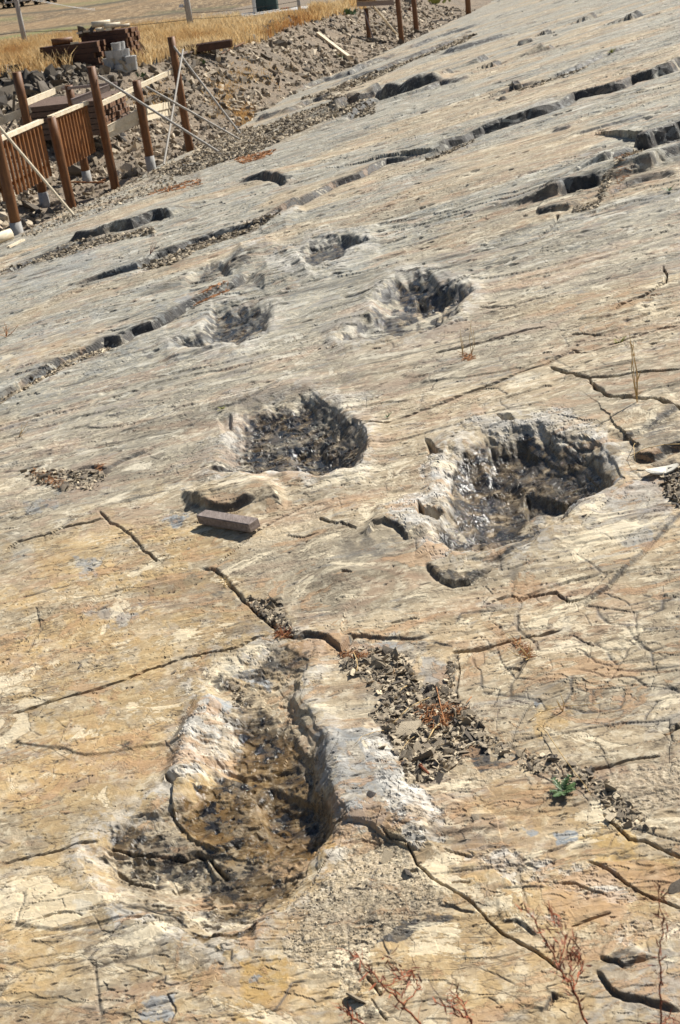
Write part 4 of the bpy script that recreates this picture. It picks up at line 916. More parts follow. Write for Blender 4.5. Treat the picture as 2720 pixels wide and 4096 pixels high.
# rubble over the bank: thousands of small pieces as one mass, the largest ones singly
N0 = 80000
s_ = rng.uniform(8, 75, N0) ; t_ = rng.uniform(-.15, 11.5, N0)
x = s_ * SH[0] + (t_ + TB) * LH[0]; y = s_ * SH[1] + (t_ + TB) * LH[1]; z = ground(x, y)
P = np.stack([x, y, z], -1); q = proj(P)
GRASS_LO = [(-900, 560), (0, 318), (70, 330), (150, 312), (230, 290), (330, 262), (560, 268), (700, 235), (900, 200), (1000, 176), (1060, 172), (1130, 122), (1260, 88), (1440, 40), (1700, -30)]
GRASS_UP = [(-900, 260), (0, 176), (300, 148), (760, 98), (930, 76), (1000, 62), (1300, 34), (1700, -40)]
lo = np.interp(q[:, 0], [p[0] for p in GRASS_LO], [p[1] for p in GRASS_LO])
vis = (q[:, 0] > -120) & (q[:, 0] < 2000) & (q[:, 1] > lo - 8) & (q[:, 1] < 1050)
dens = rng.uniform(0, 1, N0) < np.clip(1.3 - np.linalg.norm(P, axis=1) / 90, .3, 1)
vis &= dens & ((fbm(x * .45, y * .45, 3, 205) > .40) | (rng.uniform(0, 1, N0) < .45))
P = P[vis]; x = x[vis]; y = y[vis]
nP = len(P); size = .03 + .24 * rng.uniform(0, 1, nP) ** 4.2
tone = np.clip(rng.normal(.55, .26, nP) + .35 * (fbm(x * .5, y * .5, 2, 221) - .5), .02, 1)
hx, hy = HEAP; nearheap = np.exp(-(((x - hx) / 4) ** 2 + ((y - hy) / 3) ** 2)); hx, hy = HEAP2
nearheap = np.clip(nearheap + np.exp(-(((x - hx) / 3) ** 2 + ((y - hy) / 1.5) ** 2)), 0, 1)
tone = tone * (1 - .65 * nearheap); size = size * (1 + .5 * nearheap)
print('rubble stones', nP)
stones_mesh('rubble', P, size, tone, .5, .9, None, 'stuff', 'stone', 'loose broken shale and stones covering the bank')
# larger stones on the bank
cand = []
for i in range(900):
    s1 = random.uniform(20, 62); t1 = random.uniform(.2, 10.5)
    xx = s1 * SH[0] + (t1 + TB) * LH[0]; yy = s1 * SH[1] + (t1 + TB) * LH[1]; zz = float(ground(xx, yy))
    qq = proj(np.array([xx, yy, zz])); l0 = np.interp(qq[0], [p[0] for p in GRASS_LO], [p[1] for p in GRASS_LO])
    if -40 < qq[0] < 1880 and l0 < qq[1] < 960: cand.append((xx, yy, zz, s1, t1))
random.shuffle(cand)
for (xx, yy, zz, s1, t1) in cand[:215]:
    sz = random.uniform(.15, .34) * (1.0 if t1 > 1.5 or s1 > 34 else .8)
    k_ = random.randrange(18); single('rubble_stone', [LIBS[k_]], (xx, yy, zz + sz * .05), sz, EYE, words(LIBS[k_], sz, .3) + ' angular stone ' + place_word((xx, yy, zz)), 'stone', 'larger stones on the rubble bank', .8)
for i in range(60):
    px = random.uniform(-10, 225); py = random.uniform(290, 300) + abs(random.gauss(0, 1)) * 70
    g = gat(px, min(py, 520)); sz = random.uniform(.25, .62)
    single('dark_slab_stone', LIBD, (g.x, g.y, g.z + sz * .12), sz, EYE, ('biggest' if sz > .52 else 'medium' if sz > .36 else 'small') + ' dark angular slab in the heap, ' + ('at the frame edge' if px < 40 else 'right behind the tall back post' if px < 110 else 'on the right flank of the heap'), 'stone', 'dark stones in the heap at the left edge', .8)
for i in range(26):
    px = random.uniform(190, 345); py = 308 - (px - 190) * .22 + random.uniform(0, 70)
    g = gat(px, py); sz = random.uniform(.14, .32)
    single('dark_slab_stone', LIBD, (g.x, g.y, g.z + sz * .1), sz, EYE, ('larger' if sz > .23 else 'smaller') + ' dark stone in front of the ' + ('lower' if px < 265 else 'taller') + ' lumber stack', 'stone', 'dark stones in front of the lumber stacks', .8)
for (px, py, sz, lab) in [(600, 246, .75, 'wide pale boulder right of the concrete footings'), (490, 275, .62, 'flat grey boulder in front of the concrete footings'), (425, 292, .50, 'pale boulder below the lumber stack'),
                          (1122, 183, .42, 'single grey boulder on the crest of the bank, right of the dark beams'), (130, 312, .6, 'pale upright boulder beside the dark stone heap'),
                          (1060, 132, .55, 'dark boulder at the near end of the stone row in the dry grass'), (1100, 96, .6, 'tallest dark boulder of the stone row in the dry grass'), (932, 130, .5, 'narrow upright stone in the dry grass behind the dark beams'),
                          (1012, 165, .45, 'grey stone at the end of the dark beams'), (905, 160, .5, 'pale stone behind the end of the dark beams'), (285, 700, .5, 'long grey slab lying in the trench behind the second post'),
                          (540, 600, .32, 'grey block in the trench between two posts'), (1215, 310, .42, 'angular block at the foot of the bank'), (1640, 12, .8, 'pale boulder beside the green weeds at the top')]:
    g = gat(px, py); o = single('boulder', LIBS if 'dark' not in lab.split('of')[0] else LIBD, (g.x, g.y, g.z + sz * .15), sz, EYE, lab, 'boulder', None, .5)
for i in range(26):
    px = 1058 + i * 5.2 + random.uniform(-4, 4); py = 128 - i * 2.0 + random.uniform(-5, 5)
    g = gat(px, py); single('row_stone', LIBD, (g.x, g.y, g.z + .12), random.uniform(.2, .45), EYE, 'dark stone in the low row edging the red dry plants', 'stone', 'stones in the row across the dry grass', .8)
pool = [(1620, 62), (1760, 150)]
# pale blocks at the trench foot
for i in range(42):
    px = random.uniform(700, 1020); py = random.uniform(300, 560)
    if py > 598 - (px - 746) * .42 - 5: continue
    g = gat(px, py); single('pale_block', [LIBS[k] for k in (0, 3, 5, 7)], (g.x, g.y, g.z + .06), random.uniform(.14, .30), EYE, ('large' if px > 900 else 'small') + ' pale block at the foot of the bank, ' + ('by the foot of the steepest prop' if py > 470 else 'higher up in the rubble' if py < 380 else 'below the notch of slab and bank'), 'stone', 'pale blocks at the foot of the bank', .8)

# ------------------------------------------------------------------ dry grass
def blades(name, P, hgt_, wid, tone, lean=.35, per=4, mat='grass', label=None, kind='stuff'):
    n = len(P); ang = rng.uniform(0, 2 * np.pi, (n, per)); ln = rng.normal(0, lean, (n, per, 2)); hh = hgt_[:, None] * rng.uniform(.55, 1.1, (n, per))
    base = P[:, None, :] + np.concatenate([rng.normal(0, .06, (n, per, 2)), np.zeros((n, per, 1))], -1)
    dx = np.stack([np.cos(ang), np.sin(ang), ang * 0], -1) * wid * .5
    mid = base + np.concatenate([ln * hh[..., None] * .35, (hh * .6)[..., None]], -1)
    tip = base + np.concatenate([ln * hh[..., None], hh[..., None]], -1)
    V = np.stack([base - dx, base + dx, mid + dx * .8, mid - dx * .8, tip], 2).reshape(-1, 3)
    k = np.arange(n * per)[:, None] * 5
    me = bpy.data.meshes.new(name)
    Fq = np.concatenate([k + [0, 1, 2], k + [0, 2, 3], k + [3, 2, 4]], 0)
    me = np_mesh(name, V, Fq); vcol(me, 'tone', np.repeat(np.stack([tone] * 3, -1), per * 5, 0))
    o = link(name, me, mat=M[mat]); tag(o, label, None, None, kind); return o
N0 = 90000
ang = np.radians(rng.uniform(-32, 12, N0)); dd = rng.uniform(34, 86, N0) ; x = dd * np.sin(ang); y = dd * np.cos(ang)
tt = x * LH[0] + y * LH[1] - TB; z = np.where(tt < 18, ground(x, y), -3.0); P = np.stack([x, y, z], -1); q = proj(P)
lo = np.interp(q[:, 0], [p[0] for p in GRASS_LO], [p[1] for p in GRASS_LO]); up = np.interp(q[:, 0], [p[0] for p in GRASS_UP], [p[1] for p in GRASS_UP])
nn_ = fbm(x * .25, y * .25, 3, 231); vis = (q[:, 0] > -200) & (q[:, 0] < 1500) & (q[:, 1] < lo + 6 * (nn_ - .5)) & (q[:, 1] > up + 14 * (nn_ - .5)) & (tt > 1.5)
cabx = (q[:, 0] > 960) & (q[:, 0] < 1240) & (q[:, 1] < 78 - (q[:, 0] - 1100) * .12)
vis &= ~cabx
P = P[vis]; q = q[vis]; nn2 = nn_[vis]
tone = np.clip(.62 + .9 * (nn2 - .5) + rng.normal(0, .14, len(P)), 0, 1)
red = np.exp(-(((q[:, 0] - 1135) / 90) ** 2 + ((q[:, 1] - 125 + (q[:, 0] - 1135) * .35) / 22) ** 2)) + .5 * np.exp(-(((q[:, 0] - 800) / 150) ** 2 + ((q[:, 1] - 170) / 22) ** 2)) + .5 * np.exp(-(((q[:, 0] - 60) / 80) ** 2 + ((q[:, 1] - 230) / 40) ** 2))
tone = np.clip(tone - .75 * red, 0, 1)
print('grass', len(P))
blades('dry_grass', P, rng.uniform(.28, .55, len(P)), .030, tone, .35, 4, label='belt of tall dry golden grass between the bank and the field')
# small tufts on bank and slab margin
PT = []; TN = []
for (cx_, cy_, rx, ry, n, tn) in [(980, 470, 40, 40, 300, .2), (900, 400, 80, 80, 220, .3), (1000, 300, 160, 60, 160, .35), (600, 400, 120, 80, 120, .35), (1120, 640, 70, 14, 0, .1)]:
    for i in range(n):
        g = gat(cx_ + random.gauss(0, rx * .5), cy_ + random.gauss(0, ry * .5)); PT.append(g[:]); TN.append(tn + random.uniform(0, .3))
blades('reddish_tufts', np.array(PT), rng.uniform(.06, .16, len(PT)), .02, np.array(TN), .5, 4, label='low reddish dead plants at the foot of the bank')

# ------------------------------------------------------------------ mesh helpers for made things
def bm_obj(name, bm, mat, parent=None, smooth=False, world=True):
    me = bpy.data.meshes.new(name); bm.to_mesh(me); bm.free()
    if smooth:
        me.polygons.foreach_set('use_smooth', np.full(len(me.polygons), True))
    me.materials.append(M[mat]); o = bpy.data.objects.new(name, me); col.objects.link(o)
    if parent is not None:
        o.parent = parent
        if world: o.matrix_parent_inverse = Matrix.Translation(parent.location).inverted()
    return o
def frame_to(a, b, up=Vector((0, 0, 1))):
    a = Vector(a); b = Vector(b); z = (b - a).normalized()
    x = up.cross(z)
    if x.length < 1e-3: x = Vector((1, 0, 0)).cross(z)
    x.normalize(); y = z.cross(x)
    m = Matrix((x, y, z)).transposed().to_4x4(); m.translation = (a + b) / 2
    return m, (b - a).length
def tube(bm, a, b, r0, r1=None, seg=14, wob=0.0, rings=1):
    r1 = r0 if r1 is None else r1; m, L = frame_to(a, b)
    rows = []
    for i in range(rings + 1):
        f = i / rings; r = r0 + (r1 - r0) * f
        rows.append([bm.verts.new(m @ Vector((r * (1 + random.uniform(-wob, wob)) * math.cos(2 * math.pi * k / seg), r * (1 + random.uniform(-wob, wob)) * math.sin(2 * math.pi * k / seg), (f - .5) * L))) for k in range(seg)])
    for i in range(rings):
        for k in range(seg): bm.faces.new((rows[i][k], rows[i][(k + 1) % seg], rows[i + 1][(k + 1) % seg], rows[i + 1][k]))
    bm.faces.new(rows[0][::-1]); bm.faces.new(rows[-1])
def bar(bm, a, b, w_, h_, up=Vector((0, 0, 1)), bev=.004, jit=0.0):
    """plank from a to b: w_ across, h_ along up"""
    m, L = frame_to(a, b, up)
    # local x = up x dir (across), y = along up
    r = bmesh.ops.create_cube(bm, size=1.0); vs = r['verts']
    for v in vs:
        v.co = m @ Vector((v.co.x * w_ + random.uniform(-jit, jit), v.co.y * h_ + random.uniform(-jit, jit), v.co.z * L))
    if bev:
        es = list({e for v in vs for e in v.link_edges}); bmesh.ops.bevel(bm, geom=es, offset=bev, segments=1, affect='EDGES')
def B(): return bmesh.new()
def on_line(base, px, py):
    """point at the horizontal distance of base, in the direction of a pixel"""
    r = ray(px, py); k = math.hypot(base[0], base[1]) / math.hypot(r[0], r[1]); return Vector(r * k)

# ------------------------------------------------------------------ the unfinished log and slat fence
post_px = [((67, 933), (-25, 470), 'tall'), ((268, 821), (184, 472), ''), ((442, 741), (351, 268), ''), ((607, 679), (545, 322), ''), ((746, 598), (677, 148), '')]
posts = []
for (b_, t_, _) in post_px:
    bse = on(*b_); top = on_line(bse, *t_); posts.append((bse, Vector((bse.x + (top.x - bse.x) * .35, bse.y + (top.y - bse.y) * .35, top.z))))
fence = empty('timber_fence', posts[1][0], 'unfinished brown log fence with slatted panels along the foot of the slab', 'fence')
def add_post(par, bse, top, r=.092, collar=True, skirt=.6):
    bm = B(); tube(bm, bse + Vector((0, 0, .04)), top, r * 1.05, r * .97, 18, .012, 5)
    p = bm_obj('post', bm, 'post', par, True)
    me = p.data
    for f in me.polygons:
        if len(f.vertices) > 6: f.use_smooth = False
    if collar:
        bm = B(); tube(bm, bse + Vector((0, 0, -.25)), bse + Vector((0, 0, .30)), r * 1.22, r * 1.12, 14, .05, 2)
        c = bm_obj('concrete_collar', bm, 'collar', p, True, False)
    return p
for bse, top in posts: add_post(fence, bse, top)
back_px = [((178, 806), (67, 288)), ((349, 718), (277, 341))]
backs = []
for b_, t_ in back_px:
    bse = Vector(flat(b_[0], b_[1], ZB - .22)); top = on_line(bse, *t_); top = Vector((bse.x + (top.x - bse.x) * .2, bse.y + (top.y - bse.y) * .2, top.z))
    backs.append((bse, top)); add_post(fence, bse - Vector((0, 0, .1)), top)
def along(i, j, f): return posts[i][0].lerp(posts[j][0], f)
Fd = Vector(SH); Nrm = Vector(LH)
def plank_part(name, a, b, w_, h_, mat, up=Vector((0, 0, 1)), bev=.004, parent=None):
    bm = B(); bar(bm, a, b, w_, h_, up, bev); return bm_obj(name, bm, mat, parent or fence)
def pz(i, px, py, off=0):        # a point at post i's distance
    return on_line(posts[i][0], px, py) + Nrm * off
# slatted panels A-B and B-C
def panel(i, j, rl, rr_, bl, br, n, mshare=[]):
    a = pz(i, *rl); b = pz(j, *rr_)
    plank_part('top_rail', a, b, .10, .065, 'sawn')
    c = pz(i, *bl); d = pz(j, *br)
    for k in range(n):
        f = (k + .7) / (n + .2)
        p0 = a.lerp(b, f) - Vector((0, 0, .045)); p1 = c.lerp(d, f)
        hgt2 = p0.z - p1.z
        bm = B(); bar(bm, Vector((p0.x, p0.y, p0.z)), Vector((p0.x, p0.y, p0.z - hgt2)), .045, .045, Nrm, .003); bm_obj('slat', bm, 'slat', fence)
    for zz in (.16, .80):
        a2 = a.lerp(b, .02) - Vector((0, 0, (a.z - c.z) * zz)) + Nrm * .05; b2 = a.lerp(b, .98) - Vector((0, 0, (b.z - d.z) * zz)) + Nrm * .05
        plank_part('cross_rail', a2, b2, .03, .05, 'slat')
panel(0, 1, one(tK, -160, 668), one(tK, 560, 355), one(tK, -40, 1480), one(tK, 690, 1100), 13)
panel(1, 2, one(tK, 680, 308), one(tK, 1180, 105), one(tK, 830, 1035), one(tK, 1330, 765), 12)
# upper rail C-E passing in front of the short post D
plank_part('top_rail', pz(2, *one(tJ, 872, 385)), pz(4, *one(tJ, 1545, 75)), .07, .085, 'sawn')
# two-board kick boards C-D-E
for k, (y0, y1, y2) in enumerate([(612, 455, 372), (665, 520, 432)]):
    plank_part('kick_board', pz(2, *one(tJ, 935, y0)), pz(3, *one(tJ, 1235, y1)), .045, .135, 'sawn')
    plank_part('kick_board', pz(3, *one(tJ, 1310, y1 - 30)), pz(4, *one(tJ, 1515, y2 + 8)), .045, .135, 'sawn')
plank_part('back_rail', on_line(backs[0][0], *one(tJ, -80, 560)), on_line(backs[0][0], *one(tJ, 272, 415)), .06, .14, 'sawn')
plank_part('back_rail', on_line(backs[0][0], *one(tJ, 245, 378)) + Nrm * .2, on_line(backs[1][0], *one(tJ, 560, 250)) + Nrm * .2, .06, .11, 'sawn')
plank_part('back_rail', on_line(backs[1][0], *one(tJ, 575, 240)) + Nrm * .3, on_line(backs[1][0], *one(tJ, 718, 195)) + Nrm * .3, .06, .09, 'sawn')
plank_part('back_rail', on_line(backs[1][0], *one(tJ, 660, 226)) + Nrm * .3, on_line(posts[3][0], *one(tJ, 1200, 172)) + Nrm * .4, .06, .06, 'grey_timber')
plank_part('back_rail', pz(2, *one(tJ, 880, 332), .6), pz(3, *one(tJ, 1170, 205), .5), .05, .12, 'grey_timber')
# slanting props
def prop(a, b, r, label, mat='steel', name='prop_pole'):
    bm = B(); tube(bm, a, b, r, r, 10); o = bm_obj(name, bm, mat); tag(o, label, 'prop'); return o
prop(pz(0, -60, 472, -.12), on(296, 864, .02), .024, 'long slanting prop across the leftmost slatted panel of the fence', 'wood' if 0 else 'sawn')
prop(pz(2, 376, 305, -.1), on(876, 613, .02), .026, 'slanting prop from the tall middle post down to the slab', 'prop')
prop(pz(3, 566, 348, -.1), on(956, 559, .02), .024, 'slanting prop from the short post down to the slab', 'prop')
prop(pz(4, 670, 180, -.12), on(962, 537, .02), .026, 'steep prop from the top of the last tall post to the stone pile', 'prop')
prop(pz(4, 707, 200, -.16), on(656, 660, .02), .024, 'grey pole leaning almost upright against the last tall post', 'prop')
prop(on_line(backs[0][0], *one(tJ, 128, 270)), Vector(flat(*one(tJ, 108, 660), ZB - .1)), .03, 'dark pole standing behind the leftmost back post', 'cable')

# ------------------------------------------------------------------ timber frame at the top
fp = [((1466, 217), .10, True), ((1600, 173), .12, False), ((1657, 140), .13, True), ((1874, 52), .13, False)]
frm = empty('post_and_beam', on(1466, 217), 'dark timber frame of posts and a cross beam standing at the top of the slab', 'timber frame')
fb = []
for (b_, r, cl) in fp[:3]:
    bse = on(*b_); fb.append(bse); top = bse + Vector((-.05, 0, 3.1)); bm = B(); tube(bm, bse - Vector((0, 0, .2)), top, r, r * .95, 14, .01, 3); p = bm_obj('post', bm, 'post', frm, True)
    if cl:
        bm = B(); tube(bm, bse - Vector((0, 0, .3)), bse + Vector((0, 0, .22)), r * 1.2, r * 1.15, 12, .05, 2); bm_obj('concrete_collar', bm, 'collar', p, True, False)
bm = B(); bar(bm, on_line(fb[0], 1428, 16), on_line(fb[1], 1574, 10), .12, .20); bm_obj('beam', bm, 'grey_timber', frm)
bm = B(); bar(bm, on_line(fb[0], 1430, -2), on_line(fb[1], 1574, -10), .5, .12); bm_obj('beam', bm, 'beam_dark', frm)
bm = B(); b2 = on_line(fb[2], 1668, 140); bm.free()
bse = on(1643, 128); bm = B(); tube(bm, bse - Vector((0, 0, .1)), bse + Vector((-.25, 0, 3)), .10, .10, 12); bm_obj('post', bm, 'post', frm, True)
bse = on(1874, 55); bm = B(); tube(bm, bse - Vector((0, 0, .3)), bse + Vector((0, 0, 3.0)), .15, .14, 14, .01, 3); o = bm_obj('single_post', bm, 'post', None, True); tag(o, 'lone brown post at the far upper rim of the slab', 'post')
prop(on_line(fb[0], 1455, 34), on(1512, 206, .02), .03, 'thin slanting stick inside the far timber frame', 'grey_timber')
prop(on_line(fb[1], 1520, 22) + Nrm * .3, Vector(on(1654, 142, .05)) + Nrm * .3, .045, 'pale slanting stick behind the far timber frame', 'sawn')
bm = B(); a = gat(1272, 148) + Vector((0, 0, .10)); b = gat(1397, 246) + Vector((0, 0, .12)); bar(bm, a, b, .12, .20, Vector((.2, -.6, 1)), .006); o = bm_obj('leaning_plank', bm, 'sawn'); tag(o, 'thick pale plank lying down the bank left of the timber frame', 'plank')

# ------------------------------------------------------------------ lumber stacks
def stack(pc, length, az, rows, cols, bw, bh, label, group, mats=('beam_dark',), gap=.004, jitter=.05, name='lumber_beam', skew=0.0):
    """every beam its own object with a lighter sawn end as part"""
    ax = Vector((math.cos(az), math.sin(az), 0)); ay = Vector((-math.sin(az), math.cos(az), 0))
    bm = B(); bar(bm, -ax * length / 2, ax * length / 2, bw - gap, bh - gap, Vector((0, 0, 1)), .004); me = bpy.data.meshes.new(name); bm.to_mesh(me); bm.free(); me.materials.append(M[mats[0]])
    bm = B(); bar(bm, ax * (length / 2), ax * (length / 2 + .004), bw - gap * 3, bh - gap * 3, Vector((0, 0, 1)), 0); me2 = bpy.data.meshes.new('sawn_end'); bm.to_mesh(me2); bm.free(); me2.materials.append(M['beam_end'])
    for r in range(rows):
        for c in range(cols):
            p = pc + ay * ((c - (cols - 1) / 2) * bw) + Vector((0, 0, bh * (r + .5))) + ax * random.uniform(-jitter, jitter)
            o = bpy.data.objects.new(name, me); col.objects.link(o); o.location = p; tag(o, label, 'lumber', group)
            e = bpy.data.objects.new('sawn_end', me2); col.objects.link(e); e.parent = o
g = gat(442, 262); zz = g.z - .05
stack(Vector((g.x, g.y + .9, zz)), 1.65, R(-24), 8, 6, .125, .125, 'dark stained beam in the taller lumber stack on the bank', 'beams of the taller lumber stack')
topz = zz + 8 * .125
g2 = gat(305, 272)
stack(Vector((g2.x - .1, g2.y + .6, g2.z - .1)), 1.7, R(-12), 5, 4, .16, .15, 'dark beam in the lower stack left of the tall one', 'beams of the lower lumber stack', jitter=.12)
z2 = g2.z - .1 + 5 * .15
# loose timbers lying on the stacks
def lying(px0, px1, z_, r, label, mat='sawn', rnd=True, name='loose_log', hh=.05, cat='timber', depth=None):
    a = on_line(depth, *px0); b = on_line(depth, *px1); a.z = z_ ; b.z = z_
    bm = B()
    if rnd: tube(bm, a, b, r, r, 14, .01, 2)
    else: bar(bm, a, b, r * 2, hh)
    o = bm_obj(name, bm, mat, None, rnd); tag(o, label, cat); return o
dpt = Vector((g.x, g.y + .9, 0))
lying(one(tL, 640, 175), one(tL, 915, 100), topz + .20, .09, 'thick peeled log highest on the lumber stack', depth=dpt)
lying(one(tL, 820, 180), one(tL, 1060, 105), topz + .12, .075, 'peeled log second on the lumber stack, right of the thickest', depth=dpt + Vector((.1, -.25, 0)))
lying(one(tL, 690, 215), one(tL, 815, 180), topz + .055, .05, 'short pale pole under the thick peeled log', depth=dpt + Vector((0, -.3, 0)))
lying(one(tL, 1070, 170), one(tL, 1200, 120), topz + .06, .05, 'pale pole sticking out at the right end of the lumber stack', depth=dpt + Vector((.2, .1, 0)))
lying(one(tL, 850, 250), one(tL, 935, 225), topz + .03, .05, 'short pale board on the front edge of the lumber stack', rnd=False, depth=dpt + Vector((.2, -.5, 0)), name='loose_board')
lying(one(tL, 420, 320), one(tL, 500, 298), topz - .02 + .05, .05, 'pale board end at the left corner of the lumber stack', rnd=False, depth=dpt + Vector((-.1, -.2, 0)), name='loose_board')
lying(one(tL, 520, 290), one(tL, 610, 245), topz + .05, .045, 'pale board between the two grey stones on the stack', rnd=False, depth=dpt + Vector((0, -.1, 0)), name='loose_board')
lying(one(tL, 50, 460), one(tL, 360, 410), z2 + .10, .10, 'dark brown log on top of the lower lumber stack', 'post', depth=Vector((g2.x, g2.y + .6, 0)))
lying(one(tL, 330, 470), one(tL, 445, 440), z2 + .02, .05, 'pale splintered board end beside the brown log', rnd=False, depth=Vector((g2.x, g2.y + .3, 0)), name='loose_board')
for (x_, y_, sz, lab) in [(495, 240, .28, 'upright grey stone at the left end of the tall stack'), (630, 225, .26, 'round grey stone beside the thick peeled log'), (935, 195, .2, 'brown stone in the middle of the lumber stack top')]:
    p = on_line(dpt, *one(tL, x_, y_)); p.z = topz + sz * .25; single('weight_stone', LIBS, p, sz, EYE, lab, 'stone', None, .4, idx=2)
# stack in the trench behind the slatted panel
pc = on_line(Vector((0, 31.4, 0)), 300, 440)
stack(Vector((pc.x, pc.y, -3.42)), 2.1, R(-11), 6, 13, .16, .135, 'brown board in the neat stack standing behind the second slatted panel', 'boards stacked behind the fence', mats=('board_brown',), jitter=.07, name='stacked_board', gap=.016)
# long dark beams and grey boards right of the footings
g3 = gat(800, 222)
for k in range(3):
    a = on_line(g3, 640, 206 - k * 0) + Vector((0, .25 * k, 0)); b = on_line(g3, 921, 172) + Vector((0, .25 * k, 0)); a.z = g3.z + .22; b.z = g3.z + .24
    bm = B(); bar(bm, a, b, .16, .22); o = bm_obj('long_beam', bm, 'beam_dark'); tag(o, 'long dark beam lying in front of the dry grass, %s' % ['nearest of three', 'middle one of three', 'farthest of three'][k], 'beam')
    bm = B(); bar(bm, b, b + (b - a).normalized() * .05, .14, .2); bm_obj('rusty_end', bm, 'beam_end', o, world=False)
for k in range(9):
    x0 = 690 + k * 16 + random.uniform(-14, 14); y0 = 232 - k * 2.6 + random.uniform(-4, 4)
    a = gat(x0, y0) + Vector((0, 0, .06 + .012 * k)); b = gat(x0 + random.uniform(50, 110), y0 - random.uniform(12, 22)) + Vector((0, 0, .07 + .012 * k))
    bm = B(); bar(bm, a, b, .07, .035); o = bm_obj('grey_board', bm, 'grey_timber' if k % 3 else 'steel'); tag(o, 'thin weathered board in the loose heap before the long beams', 'board', 'weathered boards before the long beams')
a = gat(888, 222) + Vector((0, 0, .06)); b = gat(980, 182) + Vector((0, 0, .1)); bm = B(); tube(bm, a, b, .022, .022, 8); tag(bm_obj('thin_stick', bm, 'post'), 'thin brown stick running away from the long beams', 'stick')

# concrete footings
gf = gat(505, 284)
bm = B(); tube(bm, Vector((0, 0, 0)), Vector((0, 0, .20)), .125, .150, 18, 0, 1)
bmesh.ops.delete(bm, geom=[f for f in bm.faces if len(f.verts) > 6 and f.calc_center_median().z > .1], context='FACES')
ring = [v for v in bm.verts if v.co.z > .1]; inner = {}
cfm = bpy.data.meshes.new('concrete_footing'); 
n_ = 18; top = sorted(ring, key=lambda v: math.atan2(v.co.y, v.co.x))
ir = [bm.verts.new((v.co.x * .72, v.co.y * .72, v.co.z)) for v in top]; il = [bm.verts.new((v.co.x * .6, v.co.y * .6, .05)) for v in top]
for k in range(n_):
    j = (k + 1) % n_; bm.faces.new((top[k], top[j], ir[j], ir[k])); bm.faces.new((ir[k], ir[j], il[j], il[k]))
bm.faces.new(il); bmesh.ops.recalc_face_normals(bm, faces=bm.faces); bm.to_mesh(cfm); bm.free(); cfm.materials.append(M['conc'])
lev = [(870, 0), (950, 0), (1015, 0), (1130, 0), (1215, 0), (845, 1), (900, 1), (1020, 1), (1130, 1), (1195, 1), (905, 2), (1010, 2), (1130, 2), (1060, 2), (1225, 1), (1080, 3), (1020, 3)]
for (x_, k) in lev:
    p = on_line(gf, *one(tL, x_, 600)) + Vector((0, random.uniform(-.05, .25), 0)); p.z = gf.z + .201 * k
    o = bpy.data.objects.new('concrete_footing', cfm); col.objects.link(o); o.location = p; o.rotation_euler = (random.uniform(-.05, .05), random.uniform(-.05, .05), random.uniform(0, 3))
    tag(o, 'white grey concrete footing in the piled heap beside the lumber stack', 'concrete footing', 'concrete footings piled beside the lumber stack')
for (x_, y_, lab, rx) in [(1318, 540, 'tilted concrete footing just right of the pile', .35), (1425, 540, 'concrete footing farthest right of the pile', 0.0)]:
    p = gat(*one(tL, x_, y_)); o = bpy.data.objects.new('concrete_footing', cfm); col.objects.link(o); o.location = p + Vector((0, 0, .02)); o.rotation_euler = (rx, rx * .6, 0); tag(o, lab, 'concrete footing')

# ------------------------------------------------------------------ utility poles, cables, cabinet
def pole(bpx, r, hgt_, label, arm=False):
    g = Vector(flat(*bpx, -3.0)); e = empty('utility_pole', g, label, 'utility pole')
    bm = B(); tube(bm, g - Vector((0, 0, .3)), g + Vector((0, 0, hgt_)), r, r * .72, 14, 0, 3); bm_obj('shaft', bm, 'conc', e, True)
    return e, g
e1, p1 = pole((103, 182), .15, 4.6, 'slender concrete utility pole with a crossarm at the left', True)
zt = on_line(p1, 72, 5).z
bm = B(); bar(bm, Vector((p1.x - .7, p1.y, zt)), Vector((p1.x + .7, p1.y + .2, zt)), .08, .08); bm_obj('crossarm', bm, 'steel', e1)
for dx in (-.6, -.2, .25, .6):
    bm = B(); tube(bm, Vector((p1.x + dx, p1.y, zt + .04)), Vector((p1.x + dx, p1.y, zt + .18)), .04, .03, 8); bm_obj('insulator', bm, 'white', e1)
e2, p2 = pole((765, 120), .17, 5, 'thick utility pole with a white lamp standing in the dry grass')
lp = on_line(p2, 726, 27); bm = B(); tube(bm, lp, on_line(p2, 750, 32), .02, .02, 6); bm_obj('lamp_arm', bm, 'steel', e2)
bm = B(); tube(bm, lp + Vector((0, 0, -.02)), lp + Vector((0, 0, .12)), .15, .11, 12); bm_obj('lamp_head', bm, 'white', e2)
bm = B(); j = on_line(p2, 747, 43); bar(bm, j, j + Vector((0, 0, .28)), .16, .14, Vector((0, 1, 0))); bm_obj('junction_box', bm, 'cable', e2)
e4, p4 = pole((1201, 64), .10, 3.4, 'thin pole behind the crest of the bank, right of the cabinet')
def cable(pts, r, label, mat='cable'):
    bm = B()
    for a, b in zip(pts[:-1], pts[1:]): tube(bm, a, b, r, r, 6)
    o = bm_obj('overhead_cable', bm, mat); tag(o, label, 'cable'); return o
def sag(a, b, s_, n=14): return [a.lerp(b, i / n) - Vector((0, 0, s_ * 4 * (i / n) * (1 - i / n))) for i in range(n + 1)]
cable(sag(on_line(p2, 758, 76), on_line(p4, 1196, 24), .12), .016, 'lower dark cable from the lamp pole to the thin pole')
cable(sag(on_line(p2, 757, 52), on_line(p4, 1194, 4), .10), .014, 'upper dark cable from the lamp pole to the thin pole')
cable(sag(on_line(p1, 92, 128), on_line(p2, 757, 78), .10), .016, 'lower dark cable from the left pole to the lamp pole')
far = on_line(p1, 92, 128) + (on_line(p1, 92, 128) - on_line(p2, 757, 78))
